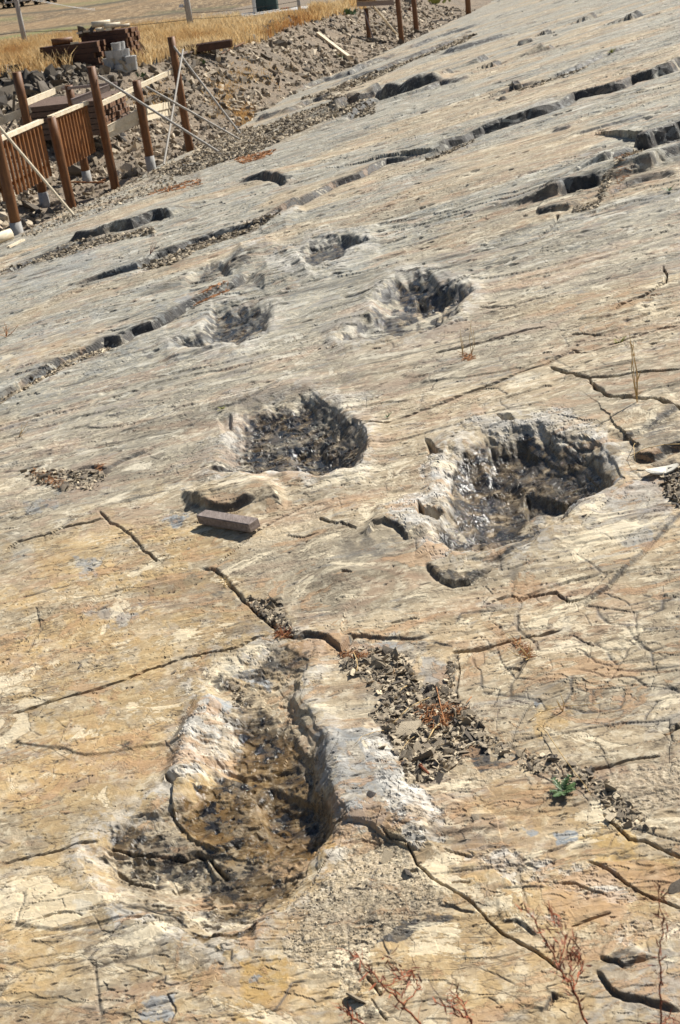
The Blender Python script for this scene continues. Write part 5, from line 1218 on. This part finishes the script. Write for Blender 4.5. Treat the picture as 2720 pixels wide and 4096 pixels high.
cable(sag(on_line(p1, 92, 128), far, .10), .016, 'dark cable running off the left edge from the left pole')
for k, (dy) in enumerate((0, 5)):
    cable(sag(Vector((p1.x + (.6 if k else .25), p1.y, zt + .18)), on_line(p1 * 1.6, 380, 36 + dy), .1), .016, ['upper', 'lower'][k] + ' bright wire slanting down from the left crossarm', 'wire')
gc = Vector(flat(1070, 60, -2.98))
cb = empty('utility_cabinet', gc, 'dark green metal cabinet on a concrete pad at the top', 'cabinet')
def boxm(name, c, sx, sy, sz, mat, parent=None, az=0.0, bev=.01):
    bm = B(); bmesh.ops.create_cube(bm, size=1)
    bmesh.ops.scale(bm, vec=(sx, sy, sz), verts=bm.verts); bmesh.ops.bevel(bm, geom=list(bm.edges), offset=bev, segments=1, affect='EDGES')
    bmesh.ops.rotate(bm, matrix=Matrix.Rotation(az, 3, 'Z'), verts=bm.verts); bmesh.ops.translate(bm, vec=c, verts=bm.verts)
    return bm_obj(name, bm, mat, parent)
az = R(-8); ux = Vector((math.cos(az), math.sin(az), 0)); uy = Vector((-math.sin(az), math.cos(az), 0))
boxm('body', gc + Vector((0, .4, .95)), 1.28, .7, 1.7, 'green', cb, az)
for k in (-1, 1): boxm('door', gc + ux * .32 * k + Vector((0, .4, .95)) - uy * .355, .60, .03, 1.55, 'green', cb, az)
h_ = boxm('handle', gc + ux * .06 + Vector((0, .4, .95)) - uy * .385, .02, .03, .16, 'steel', cb, az, .002)
boxm('roof', gc + Vector((0, .4, 1.83)), 1.4, .82, .06, 'green', cb, az)
pad = boxm('concrete_pad', Vector(flat(1085, 62, -2.9)) + Vector((.2, 1.6, -.02)), 4.4, 3.6, .34, 'conc', None, az, .03); tag(pad, 'pale concrete pad under the green cabinet', 'concrete pad')
bm = B(); pb = Vector(flat(1022, 64, -2.9)); tube(bm, pb - Vector((0, 0, .1)), pb + Vector((0, 0, 2.4)), .10, .09, 12); tag(bm_obj('grey_post', bm, 'conc', None, True), 'grey post standing against the left side of the green cabinet', 'post')
boxm('red_rag', Vector(flat(1140, 44, -2.85)) + Vector((0, 0, .12)), .5, .3, .12, 'rust', None, .3, .04); tag(bpy.data.objects['red_rag'], 'crumpled red rag lying on the concrete pad', 'rag')

# ------------------------------------------------------------------ trees far left
def tree(px, d, h_, label):
    r = flat(px, 42 - (px + 75) * .11, -3.0); bx, by = float(r[0]), float(r[1]); e = empty('far_tree', Vector((bx, by, -3)), label, 'tree')
    bm = B(); tube(bm, Vector((bx, by, -3.3)), Vector((bx, by, -3 + h_ * .6)), .35, .12, 8); 
    for i in range(5):
        a = random.uniform(0, 6.28); z0 = -3 + h_ * random.uniform(.2, .45); tube(bm, Vector((bx, by, z0)), Vector((bx + math.cos(a) * h_ * .3, by + math.sin(a) * h_ * .3, z0 + h_ * .25)), .12, .05, 6)
    bm_obj('trunk', bm, 'bark', e)
    n = 1500; c = rng.normal(size=(n, 3)); c /= np.linalg.norm(c, axis=1)[:, None]; c *= rng.uniform(.3, 1, (n, 1)) ** .5
    cl = c * np.array([h_ * .42, h_ * .42, h_ * .42]) * (1 + .35 * np.sin(c[:, :1] * 7 + px) * np.cos(c[:, 1:2] * 6)) + np.array([bx, by, -3 + h_ * .52])
    t1 = rng.normal(0, .5, (n, 3)); t2 = rng.normal(0, .5, (n, 3)); V = np.stack([cl, cl + t1, cl + t2], 1).reshape(-1, 3)
    link('crown', np_mesh('crown', V, np.arange(n * 3).reshape(-1, 3)), e, M['tree']).matrix_parent_inverse = Matrix.Translation(e.location).inverted()
for i, (px, d, h_, lab) in enumerate([(-75, 262, 9, 'dark tree leftmost of the far row, half cut by the frame'), (-22, 250, 11, 'dark tree second from the left in the far row'), (35, 268, 10, 'dark tree behind the left utility pole'),
                                      (90, 285, 9.5, 'dark tree just right of the left pole top'), (145, 305, 8, 'smaller dark tree at the right end of the far row'), (195, 330, 7, 'last small dark tree of the far row'), (60, 0, 9, 'dense dark tree between the left pole and its neighbour in the far row'), (-50, 0, 10, 'dark bushy tree close to the left frame edge')]):
    tree(px, d, h_, lab)

# ------------------------------------------------------------------ loose things on the slab
# weathered wood block
A0, A1 = on(*one(tC, 945, 222)), on(*one(tC, 1185, 262))
bm = B(); up = NV; bar(bm, A0 + NV * .030, A1 + NV * .030, .055, .038, NV, .003, .0012)
o = bm_obj('wood_block', bm, 'block_wood'); tag(o, 'weathered square offcut of timber lying beside the middle footprint', 'wood block')
# log and scraps at the left
bm = B(); a = on(-70, 1002, .10); b = on(54, 955, .10); tube(bm, a, b, .095, .092, 16, .01, 2); tag(bm_obj('peeled_log', bm, 'sawn', None, True), 'thick peeled yellow log at the left edge by the first post', 'log')
bm = B(); bar(bm, on(*one(tJ, 80, 1668), .02), on(*one(tJ, 215, 1602), .02), .05, .03, NV); tag(bm_obj('wood_scrap', bm, 'sawn'), 'small pale batten on the slab below the peeled log', 'wood scrap')
bm = B(); tube(bm, on(*one(tJ, 412, 1338), .06), on(*one(tJ, 500, 1298), .06), .07, .07, 14, .02, 1); tag(bm_obj('log_offcut', bm, 'grey_timber', None, True), 'short brown log offcut in the shade at the second post', 'log offcut')
bm = B(); bar(bm, on(*one(tJ, 565, 1402), .03), on(*one(tJ, 622, 1382), .03), .06, .05, NV); tag(bm_obj('wood_scrap', bm, 'sawn'), 'tiny pale block beside the foot of the left prop', 'wood scrap')
bm = B(); bar(bm, on(*one(tJ, 1160, 1165), .02), on(*one(tJ, 1246, 1132), .02), .07, .035, NV); tag(bm_obj('wood_scrap', bm, 'sawn'), 'pale splintered scrap right of the middle tall post', 'wood scrap')
for (a_, b_, lab) in [((640, 1072), (930, 1074), 'thin brown lath lying level in the trench'), ((870, 1080), (945, 1048), 'short lath crossing the level one by the middle post')]:
    bm = B(); bar(bm, Vector(flat(*one(tJ, *a_), ZB - .12)), Vector(flat(*one(tJ, *b_), ZB - .08)), .04, .03); tag(bm_obj('lath', bm, 'slat'), lab, 'lath')
bm = B(); a = on(*one(tJ, 1385, 880), .06); b = a + Vector((.2, .25, .12)); bar(bm, a, b, .07, .04); tag(bm_obj('wood_scrap', bm, 'sawn'), 'pale board scrap leaning at the foot of the short post', 'wood scrap')
# chips in the shale channel beside the large footprint
def sample_poly(poly, n):
    xs = [p[0] for p in poly]; ys = [p[1] for p in poly]; out = []
    while len(out) < n:
        X = rng.uniform(min(xs), max(xs), n * 3); Y = rng.uniform(min(ys), max(ys), n * 3); k = inside(poly, X, Y) > 0
        out += list(zip(X[k], Y[k]))
    return out[:n]
ONP = lambda pts: np.array([on(x, y)[:] for x, y in pts])
pts = sample_poly(channel, 1700); P = ONP(pts)
stones_mesh('shale_gravel', P + N_ * .002, (.005 + .018 * rng.uniform(0, 1, len(P)) ** 2), np.clip(rng.normal(.62, .26, len(P)), 0, 1), .22, .35, BASE, 'stuff', 'chip', 'fine broken shale filling the channel')
for (x, y) in sample_poly(channel, 180):
    sz = .014 + .030 * random.random() ** 1.8; p = on(x, y, .002)
    k_ = random.randrange(18); single('shale_chip', [LIBC[k_]], p, sz, BASE, words(LIBC[k_], sz, .025) + ' chip ' + chip_place(x, y), 'stone chip', 'shale chips in the debris channel', .32)
def special(name, px, py, sz, lab, tone, flat_=.2, cat='stone', tilt=.16, mat='chip'):
    sz *= .72
    V = rock_shape(1, flat_)[0] * .5; me = np_mesh(name, V, ICF); vcol(me, 'tone', np.full((len(ICV), 3), tone)); me.materials.append(M[mat])
    o = bpy.data.objects.new(name, me); col.objects.link(o)
    o.matrix_world = Matrix.Translation(on(px, py, sz * .06)) @ Matrix(rot_rand(1, tilt, BASE)[0].tolist()).to_4x4() @ Matrix.Diagonal((sz, sz, sz, 1)); tag(o, lab, cat); return o
for a_ in [('loose_slab', *one(t5, 815, 605), .055, 'dark square slate chip lying on top of the debris channel', .02), ('loose_slab', *one(t5, 630, 960), .085, 'broad pale slab in the middle of the debris channel', .8),
           ('loose_slab', *one(t5, 350, 370), .07, 'long pale slab at the upper end of the debris channel', .6), ('loose_slab', *one(t5, 740, 1140), .07, 'angular grey slab left of the olive rock', .55),
           ('loose_slab', *one(t5, 780, 1400), .055, 'cream chip under the rusty nail', .9), ('loose_slab', *one(t5, 890, 1410), .055, 'dark chip right of the rusty nail', .12),
           ('loose_slab', *one(t5, 1110, 1160), .05, 'upright chip beside the dark rock patch', .45), ('loose_slab', *one(t5, 680, 1330), .055, 'yellowish slab above the rusty nail', .85),
           ('loose_stone', *one(tF, 160, 368), .040, 'black stone resting on the blue grey shoulder of the largest footprint', .02), ('loose_stone', *one(tF, 200, 120), .035, 'pink triangular chip on the white rim', .75),
           ('loose_stone', *one(tF, 628, 428), .035, 'flat brown chip on the yellow rock below the dark patch', .45), ('loose_stone', *one(tF, 225, 610), .045, 'cream flake at the start of the long crack', .9),
           ('loose_stone', *one(tF, 310, 665), .045, 'dark flake left of the long crack', .1), ('loose_stone', *one(tF, 1250, 425), .05, 'white angular stone below the green weed', .95),
           ('loose_stone', *one(tF, 1560, 745), .05, 'purple grey flake at the right edge', .2), ('loose_stone', *one(tF, 80, 1272), .05, 'reddish flake at the bottom beside the red weeds', .5),
           ('loose_stone', *one(tC, 800, 915), .035, 'brown stone standing alone left of the largest footprint', .4), ('loose_stone', *one(tC, 160, 1010), .03, 'thin upright flake near the left edge', .4),
           ('loose_stone', *one(tC, 372, 885), .03, 'small dark stone in the tan rock at the left', .15), ('loose_stone', *one(tD, 1128, 200), .022, 'pebble alone on the pale slab right of the wet footprint', .5),
           ('loose_stone', *one(tC, 868, 338), .03, 'yellow flake below the wood block', .9), ('loose_stone', *one(tB, 1395, 1240), .05, 'pale pebble left of the bleached leaf', .9)]:
    special(*a_)
bm = B(); a = on(*one(t5, 760, 1345), .022); b = on(*one(t5, 830, 1405), .012); tube(bm, a, b, .0035, .003, 8); tube(bm, a, a + (a - b).normalized() * .003, .006, .006, 8); tag(bm_obj('rusty_nail', bm, 'rust'), 'rusty nail lying in the shale chips', 'nail')
# bleached leaf
bm = B(); c0 = on(*one(tB, 1490, 1258), .012); n = 14; r1 = [bm.verts.new(c0 + UVv * (.055 * math.cos(k / n * 6.283)) + (SVv * .028 * math.sin(k / n * 6.283)) * (1 + .2 * math.cos(k / n * 6.283)) + NV * (.006 + .006 * math.cos(k / n * 12.6))) for k in range(n)]
r2 = [bm.verts.new(v.co - NV * .004) for v in r1]; bm.faces.new(r1); bm.faces.new(r2[::-1])
for k in range(n): bm.faces.new((r1[k], r2[k], r2[(k + 1) % n], r1[(k + 1) % n]))
tag(bm_obj('bleached_leaf', bm, 'shell'), 'bleached oval leaf lying on dark gravel at the right edge', 'leaf')
# more broken shale along the ledges
def scatter(name, poly, n, s0, s1, lab, tone=.4, flat_=.25, big=0, biglab='', grp=''):
    pts = sample_poly(poly, n); P = ONP(pts)
    stones_mesh(name, P, rng.uniform(s0, s1, n) , np.clip(rng.normal(tone + (.12 if s1 > .01 else -.05), .24, n), 0, 1), flat_, .4, BASE, 'stuff', 'chip', lab)
    for (x, y) in sample_poly(poly, big): k_ = random.randrange(18); single('shale_chip', [LIBC[k_]], on(x, y, s1 * .1), random.uniform(s1, s1 * 1.7), BASE, words(LIBC[k_], 1, 1) + ' ' + biglab, 'stone chip', grp, .35)
scatter('ledge_gravel', tA((0, 340), (350, 195), (480, 168), (700, 125), (720, 150), (480, 200), (300, 260), (120, 300), (0, 350)), 900, .02, .07, 'grey gravel along the uppermost left ledge', .4)
scatter('ledge_gravel', tA((640, 320), (740, 280), (900, 200), (1050, 150), (1280, 70), (1300, 85), (1200, 125), (1060, 180), (900, 240), (800, 300), (700, 320)), 900, .02, .06, 'grey gravel along the second left ledge', .42)
scatter('ledge_gravel', tA((0, 915), (60, 872), (240, 762), (400, 700), (500, 665), (500, 680), (380, 730), (200, 820), (60, 895), (0, 935)), 900, .012, .04, 'pale gravel along the third left ledge', .55)
scatter('ledge_gravel', tA((100, 1250), (270, 1230), (350, 1240), (500, 1250), (440, 1330), (300, 1330), (150, 1300)), 420, .008, .03, 'broken shale in the hollow left of the middle footprint', .4, .25, 26, 'shale chip in the hollow left of the middle footprint', 'shale chips left of the middle footprint')
scatter('ledge_gravel', t3((560, 830), (700, 815), (900, 780), (1100, 700), (1320, 640), (1568, 620), (1568, 720), (1250, 780), (1000, 880), (800, 970), (600, 1020), (380, 1098), (120, 1098), (400, 980)), 5200, .03, .11, 'shale gravel strewn over the slab below the bank', .42)
scatter('ledge_gravel', t4((300, 680), (500, 590), (760, 510), (1000, 420), (1250, 310), (1400, 250), (1300, 330), (900, 470), (640, 600), (400, 700), (250, 784), (0, 784)), 1500, .04, .14, 'shale gravel along the far upper ledges', .45)
scatter('ledge_gravel', tJ((500, 1340), (700, 1180), (1000, 1120), (1300, 1010), (1568, 850), (1568, 1120), (1200, 1230), (800, 1360), (300, 1560), (160, 1560)), 1500, .02, .07, 'fine gravel on the slab in front of the fence', .42)
scatter('ledge_gravel', tD((1500, -10), (1600, -30), (1640, 160), (1568, 150), (1500, 90)), 420, .008, .026, 'dark shale gravel at the right edge below the overhang', .25, .25, 22, 'dark shale chip at the right edge below the overhang', 'shale chips at the right edge')
scatter('ledge_gravel', tC((1130, 560), (1230, 570), (1310, 590), (1310, 640), (1370, 750), (1300, 740), (1200, 650)), 300, .006, .022, 'shale crumbs in the joint above the largest footprint', .35, .25, 18, 'shale chip in the joint above the largest footprint', 'shale chips in the joint above the largest footprint')
scatter('ledge_gravel', tF((820, 110), (1000, 140), (1150, 190), (1240, 250), (1300, 330), (1450, 480), (1380, 500), (1220, 380), (1150, 300), (960, 220), (830, 190)), 260, .005, .018, 'shale crumbs along the joint beside the green weed', .5, .25, 24, 'shale chip along the joint beside the green weed', 'shale chips beside the green weed')
scatter('ledge_gravel', t6((680, 420), (800, 430), (780, 560), (700, 600), (690, 500)), 60, .006, .014, 'small chips on the upper end of the largest footprint', .5, .25, 12, 'small flat chip at the upper end of the largest footprint', 'chips at the upper end of the largest footprint')
scatter('ledge_gravel', tG((560, 555), (700, 510), (860, 455), (1000, 400), (1000, 412), (860, 468), (700, 525), (560, 565)), 220, .02, .06, 'crumbs along the thin upper joint', .5)
scatter('ledge_gravel', tG((0, 985), (160, 915), (300, 860), (300, 875), (160, 935), (0, 1000)), 220, .015, .05, 'crumbs below the long black ledge', .45)
scatter('ledge_gravel', tG((1180, 1060), (1330, 960), (1350, 1000), (1080, 1130), (1060, 1260), (900, 1290), (920, 1250), (1080, 1230)), 420, .012, .04, 'crumbs in the broken steps at the right', .45)
scatter('ledge_gravel', tE((1300, 820), (1568, 620), (1568, 1100), (1330, 1040)) , 600, .002, .006, 'coarse sand grains on the rough patch', .7, .5)
scatter('ledge_gravel', tF((0, 500), (200, 540), (380, 690), (460, 800), (400, 850), (200, 960), (60, 1150), (0, 1160)) , 600, .002, .006, 'coarse sand grains on the rough patch right of the largest footprint', .7, .5)
# ------------------------------------------------------------------ plants
def stem(bm, pts, r0, r1, seg=6):
    for i in range(len(pts) - 1):
        f0 = i / (len(pts) - 1); f1 = (i + 1) / (len(pts) - 1); tube(bm, pts[i], pts[i + 1], r0 + (r1 - r0) * f0, r0 + (r1 - r0) * f1, seg)
def blade(bm, p, d, L, w_, n=Vector((0, 0, 1))):
    d = d.normalized(); s = d.cross(n);
    if s.length < .01: s = Vector((1, 0, 0))
    s.normalize(); nn = s.cross(d)
    q = [p - s * w_ * .35, p + d * L * .45 - s * w_ * .5 + nn * L * .05, p + d * L, p + d * L * .45 + s * w_ * .5 + nn * L * .05, p + s * w_ * .35, ]
    vs = [bm.verts.new(x) for x in q]; m_ = bm.verts.new(p + d * L * .45 + nn * (L * .05 - w_ * .12)); b0 = bm.verts.new(p)
    bm.faces.new((b0, vs[0], vs[1], m_)); bm.faces.new((m_, vs[1], vs[2])); bm.faces.new((b0, m_, vs[3], vs[4])); bm.faces.new((m_, vs[2], vs[3]))
def rv(s): return Vector((random.gauss(0, s), random.gauss(0, s), random.gauss(0, s)))
def at_d(px, py, d): r = ray(px, py); return Vector(r / np.linalg.norm(r) * d)
def red_weed(px_pts, ds, branches, label, heads, scale=1.0, dens=16):
    pts = [at_d(px_pts[i][0], px_pts[i][1], ds[i]) for i in range(len(px_pts))]
    root = on(px_pts[0][0], px_pts[0][1]); pts = [root] + pts[1:]
    e = empty('dry_weed', root, label, 'dry plant')
    def smooth(p):
        out = []
        for i in range(len(p) - 1):
            for k in range(5): out.append(p[i].lerp(p[i + 1], k / 5) + rv(.0012))
        return out + [p[-1]]
    sp = smooth(pts); bm = B(); stem(bm, sp, .0019 * scale, .0006 * scale); bm_obj('stem', bm, 'weed', e, True)
    lines = [sp]
    for (i, off) in branches:
        b0 = pts[i]; b1 = [b0.lerp(at_d(off[-1][0], off[-1][1], ds[i]), k / 3) for k in range(4)]
        b1 = [b0] + [at_d(x, y, ds[min(i, len(ds) - 1)] + .02) for (x, y) in off]; b1 = smooth(b1); bm = B(); stem(bm, b1, .0010 * scale, .0004 * scale, 5); bm_obj('branch', bm, 'weed', e, True); lines.append(b1)
    bm = B(); bm2 = B()
    for ln in lines:
        n = len(ln); st = int(n * heads)
        for i in range(st, n):
            d = (ln[min(i + 1, n - 1)] - ln[max(i - 1, 0)]).normalized()
            for k in range(dens // 5):
                p = ln[i] + rv(.0035 * scale)
                blade(bm if random.random() < .5 else bm2, p, d * .8 + rv(.55), random.uniform(.007, .020) * scale, random.uniform(.0013, .0028) * scale, rv(1))
        for i in range(2, n, 2):
            d = (ln[min(i + 1, n - 1)] - ln[i - 1]).normalized(); blade(bm, ln[i], d * .6 + rv(.5), random.uniform(.010, .03) * scale, .0010 * scale, rv(1))
    bm_obj('spikelet_leaves', bm, 'weed', e)['kind'] = 'stuff'; bm_obj('seed_heads', bm2, 'weed_head', e)['kind'] = 'stuff'
red_weed(tF((400, 1520), (370, 1379), (290, 1290), (210, 1210), (130, 1120), (60, 1050)), [2.2, 1.72, 1.66, 1.62, 1.6, 1.58], [(3, tF((290, 1160), (220, 1080))), (2, tF((370, 1220), (330, 1130), (300, 1190)))], 'red dry weed leaning left at the bottom, left of centre', .35)
red_weed(tF((1180, 1540), (1140, 1379), (1080, 1230), (1010, 1120), (930, 960), (850, 830)), [2.1, 1.60, 1.55, 1.52, 1.5, 1.48], [(2, tF((1060, 1100), (1080, 980))), (3, tF((1040, 980), (980, 870))), (2, tF((1110, 1120), (1090, 1050)))], 'tallest red dry weed with dense heads at the bottom right', .30, 1.0, 22)
red_weed(tF((1500, 1560), (1480, 1379), (1478, 1200), (1476, 1060), (1490, 900), (1470, 740)), [2.1, 1.62, 1.56, 1.52, 1.5, 1.48], [(1, tF((1420, 1379), (1380, 1410))), (1, tF((1520, 1350), (1568, 1390)))], 'upright red dry weed near the right edge of the photo', .40, .85, 16)
red_weed(tF((620, 1540), (600, 1365), (530, 1310), (450, 1280)), [2.2, 1.75, 1.7, 1.68], [(1, tF((560, 1290), (520, 1250)))], 'short red weed bent left at the bottom centre', .2)
red_weed(tF((160, 1540), (100, 1379), (40, 1330), (0, 1315)), [2.2, 1.8, 1.78, 1.76], [], 'short brown weed at the bottom, leftmost of the red ones', .1)
# dry grass plants rooted in joints
def dry_sprig(root_px, top_px, n, spread, label, mat='straw', r=.0012, curved=0.0, leaf=False):
    rt = on(*root_px); tp = on_line(rt, *top_px); e = empty('dry_sprig', rt, label, 'dry plant'); L = (tp - rt).length
    for i in range(n):
        end = tp + rv(L * spread) if i else tp; mid = rt.lerp(end, .5) + rv(L * .05); bm = B(); stem(bm, [rt, mid, end], r, r * .5, 5)
        bm_obj('stem', bm, mat, e, True)
    return e, rt, tp
e, rt, tp = dry_sprig(one(tB, 1372, 940), one(tB, 1355, 655), 4, .16, 'tall yellow dry grass rooted at the right joint', r=.0022)
bm = B()
for k in range(6): f = random.uniform(.1, .95); blade(bm, rt.lerp(tp, f), Vector((random.uniform(-.8, .8), random.uniform(-.5, .5), random.uniform(.3, 1))), random.uniform(.03, .07), .003, Vector((0, -1, 0)))
bm_obj('leaves', bm, 'straw', e)
dry_sprig(one(tB, 600, 690), one(tB, 600, 580), 3, .2, 'small yellow dry sprig above the middle of the slab', r=.0016)
dry_sprig(one(tB, 560, 700), one(tB, 556, 620), 3, .2, 'tiny dry sprig just left of the yellow one', r=.0016)
dry_sprig(one(tA, 700, 275), one(tA, 705, 190), 6, .25, 'wispy dry sprig growing from the second left ledge', 'weed_head', .003)
dry_sprig(one(tA, 85, 1090), one(tA, 100, 1035), 4, .3, 'straw coloured sprig near the left edge', r=.002)
dry_sprig(one(tA, 30, 630), one(tA, 30, 575), 6, .5, 'orange dry tuft at the left edge', 'orange_litter', .003)
e, rt, tp = dry_sprig(one(tD, 870, 840), one(tD, 820, 760), 7, .35, 'pale dry tuft standing in the black joint on the right', r=.0014)
dry_sprig(one(tD, 1025, 1080), one(tD, 1000, 1040), 3, .4, 'small bent straw sprig on the cracked slab at right', r=.0014)
# long straws
def straw(pts, label, r=.0011, lift=.012, mat='straw'):
    P = [on(x, y, lift * math.sin(math.pi * (i + .3) / len(pts)) + .003) for i, (x, y) in enumerate(pts)]
    bm = B(); stem(bm, P, r, r * .7, 5); tag(bm_obj('straw_stalk', bm, mat, None, True), label, 'straw')
straw(tD((870, 1135), (930, 1100), (1010, 1080), (1100, 1075), (1200, 1060)), 'long curved straw on the cracked slab')
straw(tF((918, 0), (960, 50), (1010, 130), (1080, 230), (1130, 290), (1160, 330)), 'long straw running down to the green weed', .0012)
straw(t5((130, 265), (160, 340), (170, 400), (155, 455)), 'short pale stalk at the upper end of the debris channel', .0018)
straw(t5((890, 575), (915, 680), (950, 830), (975, 930), (1000, 945)), 'orange stalk crossing the dead needles', .0018, mat='orange_litter')
straw(t5((825, 675), (740, 730), (640, 790), (540, 880), (470, 925)), 'straw pointing left from the dead needles', .0014)
straw(t5((920, 905), (870, 985), (815, 1085)), 'thick bleached straw below the dead needles', .0022)
straw(t5((620, 560), (580, 610), (550, 640)), 'short straw above the dead needles', .0016)
straw(t5((1215, 670), (1170, 750)), 'short orange stalk on the rim of the cracked slab', .0018, mat='orange_litter')
straw(t5((415, 970), (330, 1050), (240, 1140), (170, 1200)), 'faint straw on the white rim of the largest footprint', .0009)
straw(t5((720, 1010), (640, 1100), (560, 1220)), 'thin straw along the white rim', .0009)
straw(tB((1340, 1195), (1420, 1180), (1500, 1160), (1590, 1135)), 'straw bridging the black overhang at the right edge', .0016, .05)
straw(tB((1362, 1130), (1364, 1180), (1366, 1230)), 'upright straw beside the overhang', .0012, .03)
def litter(poly, n, L, label, mat='orange_litter', r=.0008):
    bm = B()
    for (x, y) in sample_poly(poly, n):
        p = on(x, y, .006); d = (UVv * random.gauss(0, 1) + SVv * random.gauss(0, .8) + NV * random.uniform(-.1, .35)).normalized(); tube(bm, p - d * L * random.uniform(.2, .5), p + d * L * random.uniform(.2, .5), r, r, 4)
    o = bm_obj('dead_needles', bm, mat); tag(o, label, None, None, 'stuff')
litter(t5((700, 730), (1180, 760), (1000, 860), (980, 940), (860, 950), (720, 820)), 170, .04, 'orange dead needles in the debris channel', r=.0009)
litter(t5((0, 260), (260, 270), (240, 300), (0, 300)), 60, .03, 'orange dead needles at the top of the debris channel', r=.0008)
litter(tC((1270, 690), (1340, 730), (1330, 755), (1280, 760)), 60, .04, 'reddish dead stems at the joint above the largest footprint', r=.001)
litter(tC((1020, 470), (1050, 500), (1040, 530), (1020, 510)), 20, .03, 'yellow dead moss in the joint', 'straw', r=.001)
litter(tA((130, 1230), (230, 1260), (310, 1290), (300, 1330), (180, 1290)), 110, .05, 'orange dead stems left of the middle footprint', r=.0012)
litter(tA((420, 1215), (480, 1220), (470, 1250)), 25, .04, 'orange stems on the shale hollow', r=.0012)
litter(tA((980, 410), (1060, 390), (1050, 420), (930, 470), (890, 475)), 90, .08, 'orange dead leaves along the left ledge', r=.003)
litter(tB((545, 685), (620, 700), (600, 730), (560, 720)), 40, .05, 'dead stems in the joint at mid height', r=.0014)
litter(tD((780, 740), (870, 790), (880, 850), (850, 830)), 50, .04, 'pale orange needles hanging over the black joint', r=.001)
litter(tG((1180, 1000), (1320, 1000), (1260, 1080), (1180, 1160)), 60, .07, 'orange litter in the broken steps', r=.002)
litter(t3((680, 1000), (960, 935), (900, 980), (740, 1030)), 200, .14, 'orange dead grass patch below the props', r=.007)
litter(F((380, 430), (460, 412), (470, 425), (330, 455)), 160, .12, 'orange dead grass patch on the slab margin', r=.006)
litter(t6((1060, 20), (1180, 60), (1180, 110), (1080, 90)), 60, .04, 'reddish wiry stems above the largest footprint', 'rust', r=.0009)
# green weed with lobed leaves
def green_weed(px, py, sz, label, mat='leaf', n=14):
    rt = on(px, py, .004); e = empty('green_weed', rt, label, 'weed')
    for i in range(n):
        a = 6.283 * i / n + random.uniform(-.2, .2); d = (UVv * math.cos(a) + SVv * math.sin(a) + NV * random.uniform(.15, .9)).normalized(); L = sz * random.uniform(.6, 1.1); bm = B()
        side = d.cross(NV).normalized()
        for k in range(4):
            p = rt + d * L * (.3 + .2 * k); 
            for s_ in (-1, 1): blade(bm, p, d * .6 + side * s_ * .9, L * .34 * (1 - .12 * k), L * .16, NV)
        blade(bm, rt + d * L * .1, d, L, L * .22, NV); bm_obj('leaf', bm, mat, e)
green_weed(*one(tF, 1030, 308), .036, 'small green weed with lobed leaves growing from the lower right joint')
green_weed(*one(tA, 1028, 968), .035, 'tiny yellow green weed above the middle footprint', 'yleaf', 8)
green_weed(*one(tB, 1284, 628), .04, 'yellow weed on the joint at the right', 'yleaf', 8)
green_weed(*one(tB, 216, 995), .03, 'tiny green shoot in the joint left of the wet footprint', 'leaf', 6)
green_weed(*one(tG, 1148, 322), .10, 'yellow green tuft high on the slab', 'yleaf', 9)
green_weed(*one(tG, 1498, 1165), .06, 'green blade on the steps at the right', 'leaf', 6)
def bank_weed(px, py, sz, label, n=14, mat='leaf'):
    g = gat(px, py); e = empty('bank_weed', g, label, 'weed')
    for i in range(n):
        d = Vector((random.gauss(0, .6), random.gauss(0, .6), random.uniform(.3, 1))); bm = B(); p = g + Vector((random.gauss(0, sz * .5), random.gauss(0, sz * .3), 0)); blade(bm, p, d, sz * random.uniform(.5, 1), sz * .3, Vector((0, -1, .3))); bm_obj('leaf', bm, mat, e)
bank_weed(805, 258, .28, 'bright green weed on the bank right of the last tall post'); bank_weed(567, 305, .2, 'green weed in the shale right of the concrete footings'); bank_weed(740, 333, .14, 'small green weed beside the last tall post')
bank_weed(1352, 232, .25, 'green weed beside the lower end of the leaning plank'); bank_weed(1385, 58, .45, 'grey green bush on the crest of the bank', 34, 'leaf'); bank_weed(1740, 14, .6, 'bright yellow green weeds beside the pale boulder', 30, 'yleaf'); bank_weed(1084, 52, .3, 'green shoot at the foot of the cabinet', 10, 'yleaf')
print('objects', len(bpy.data.objects))
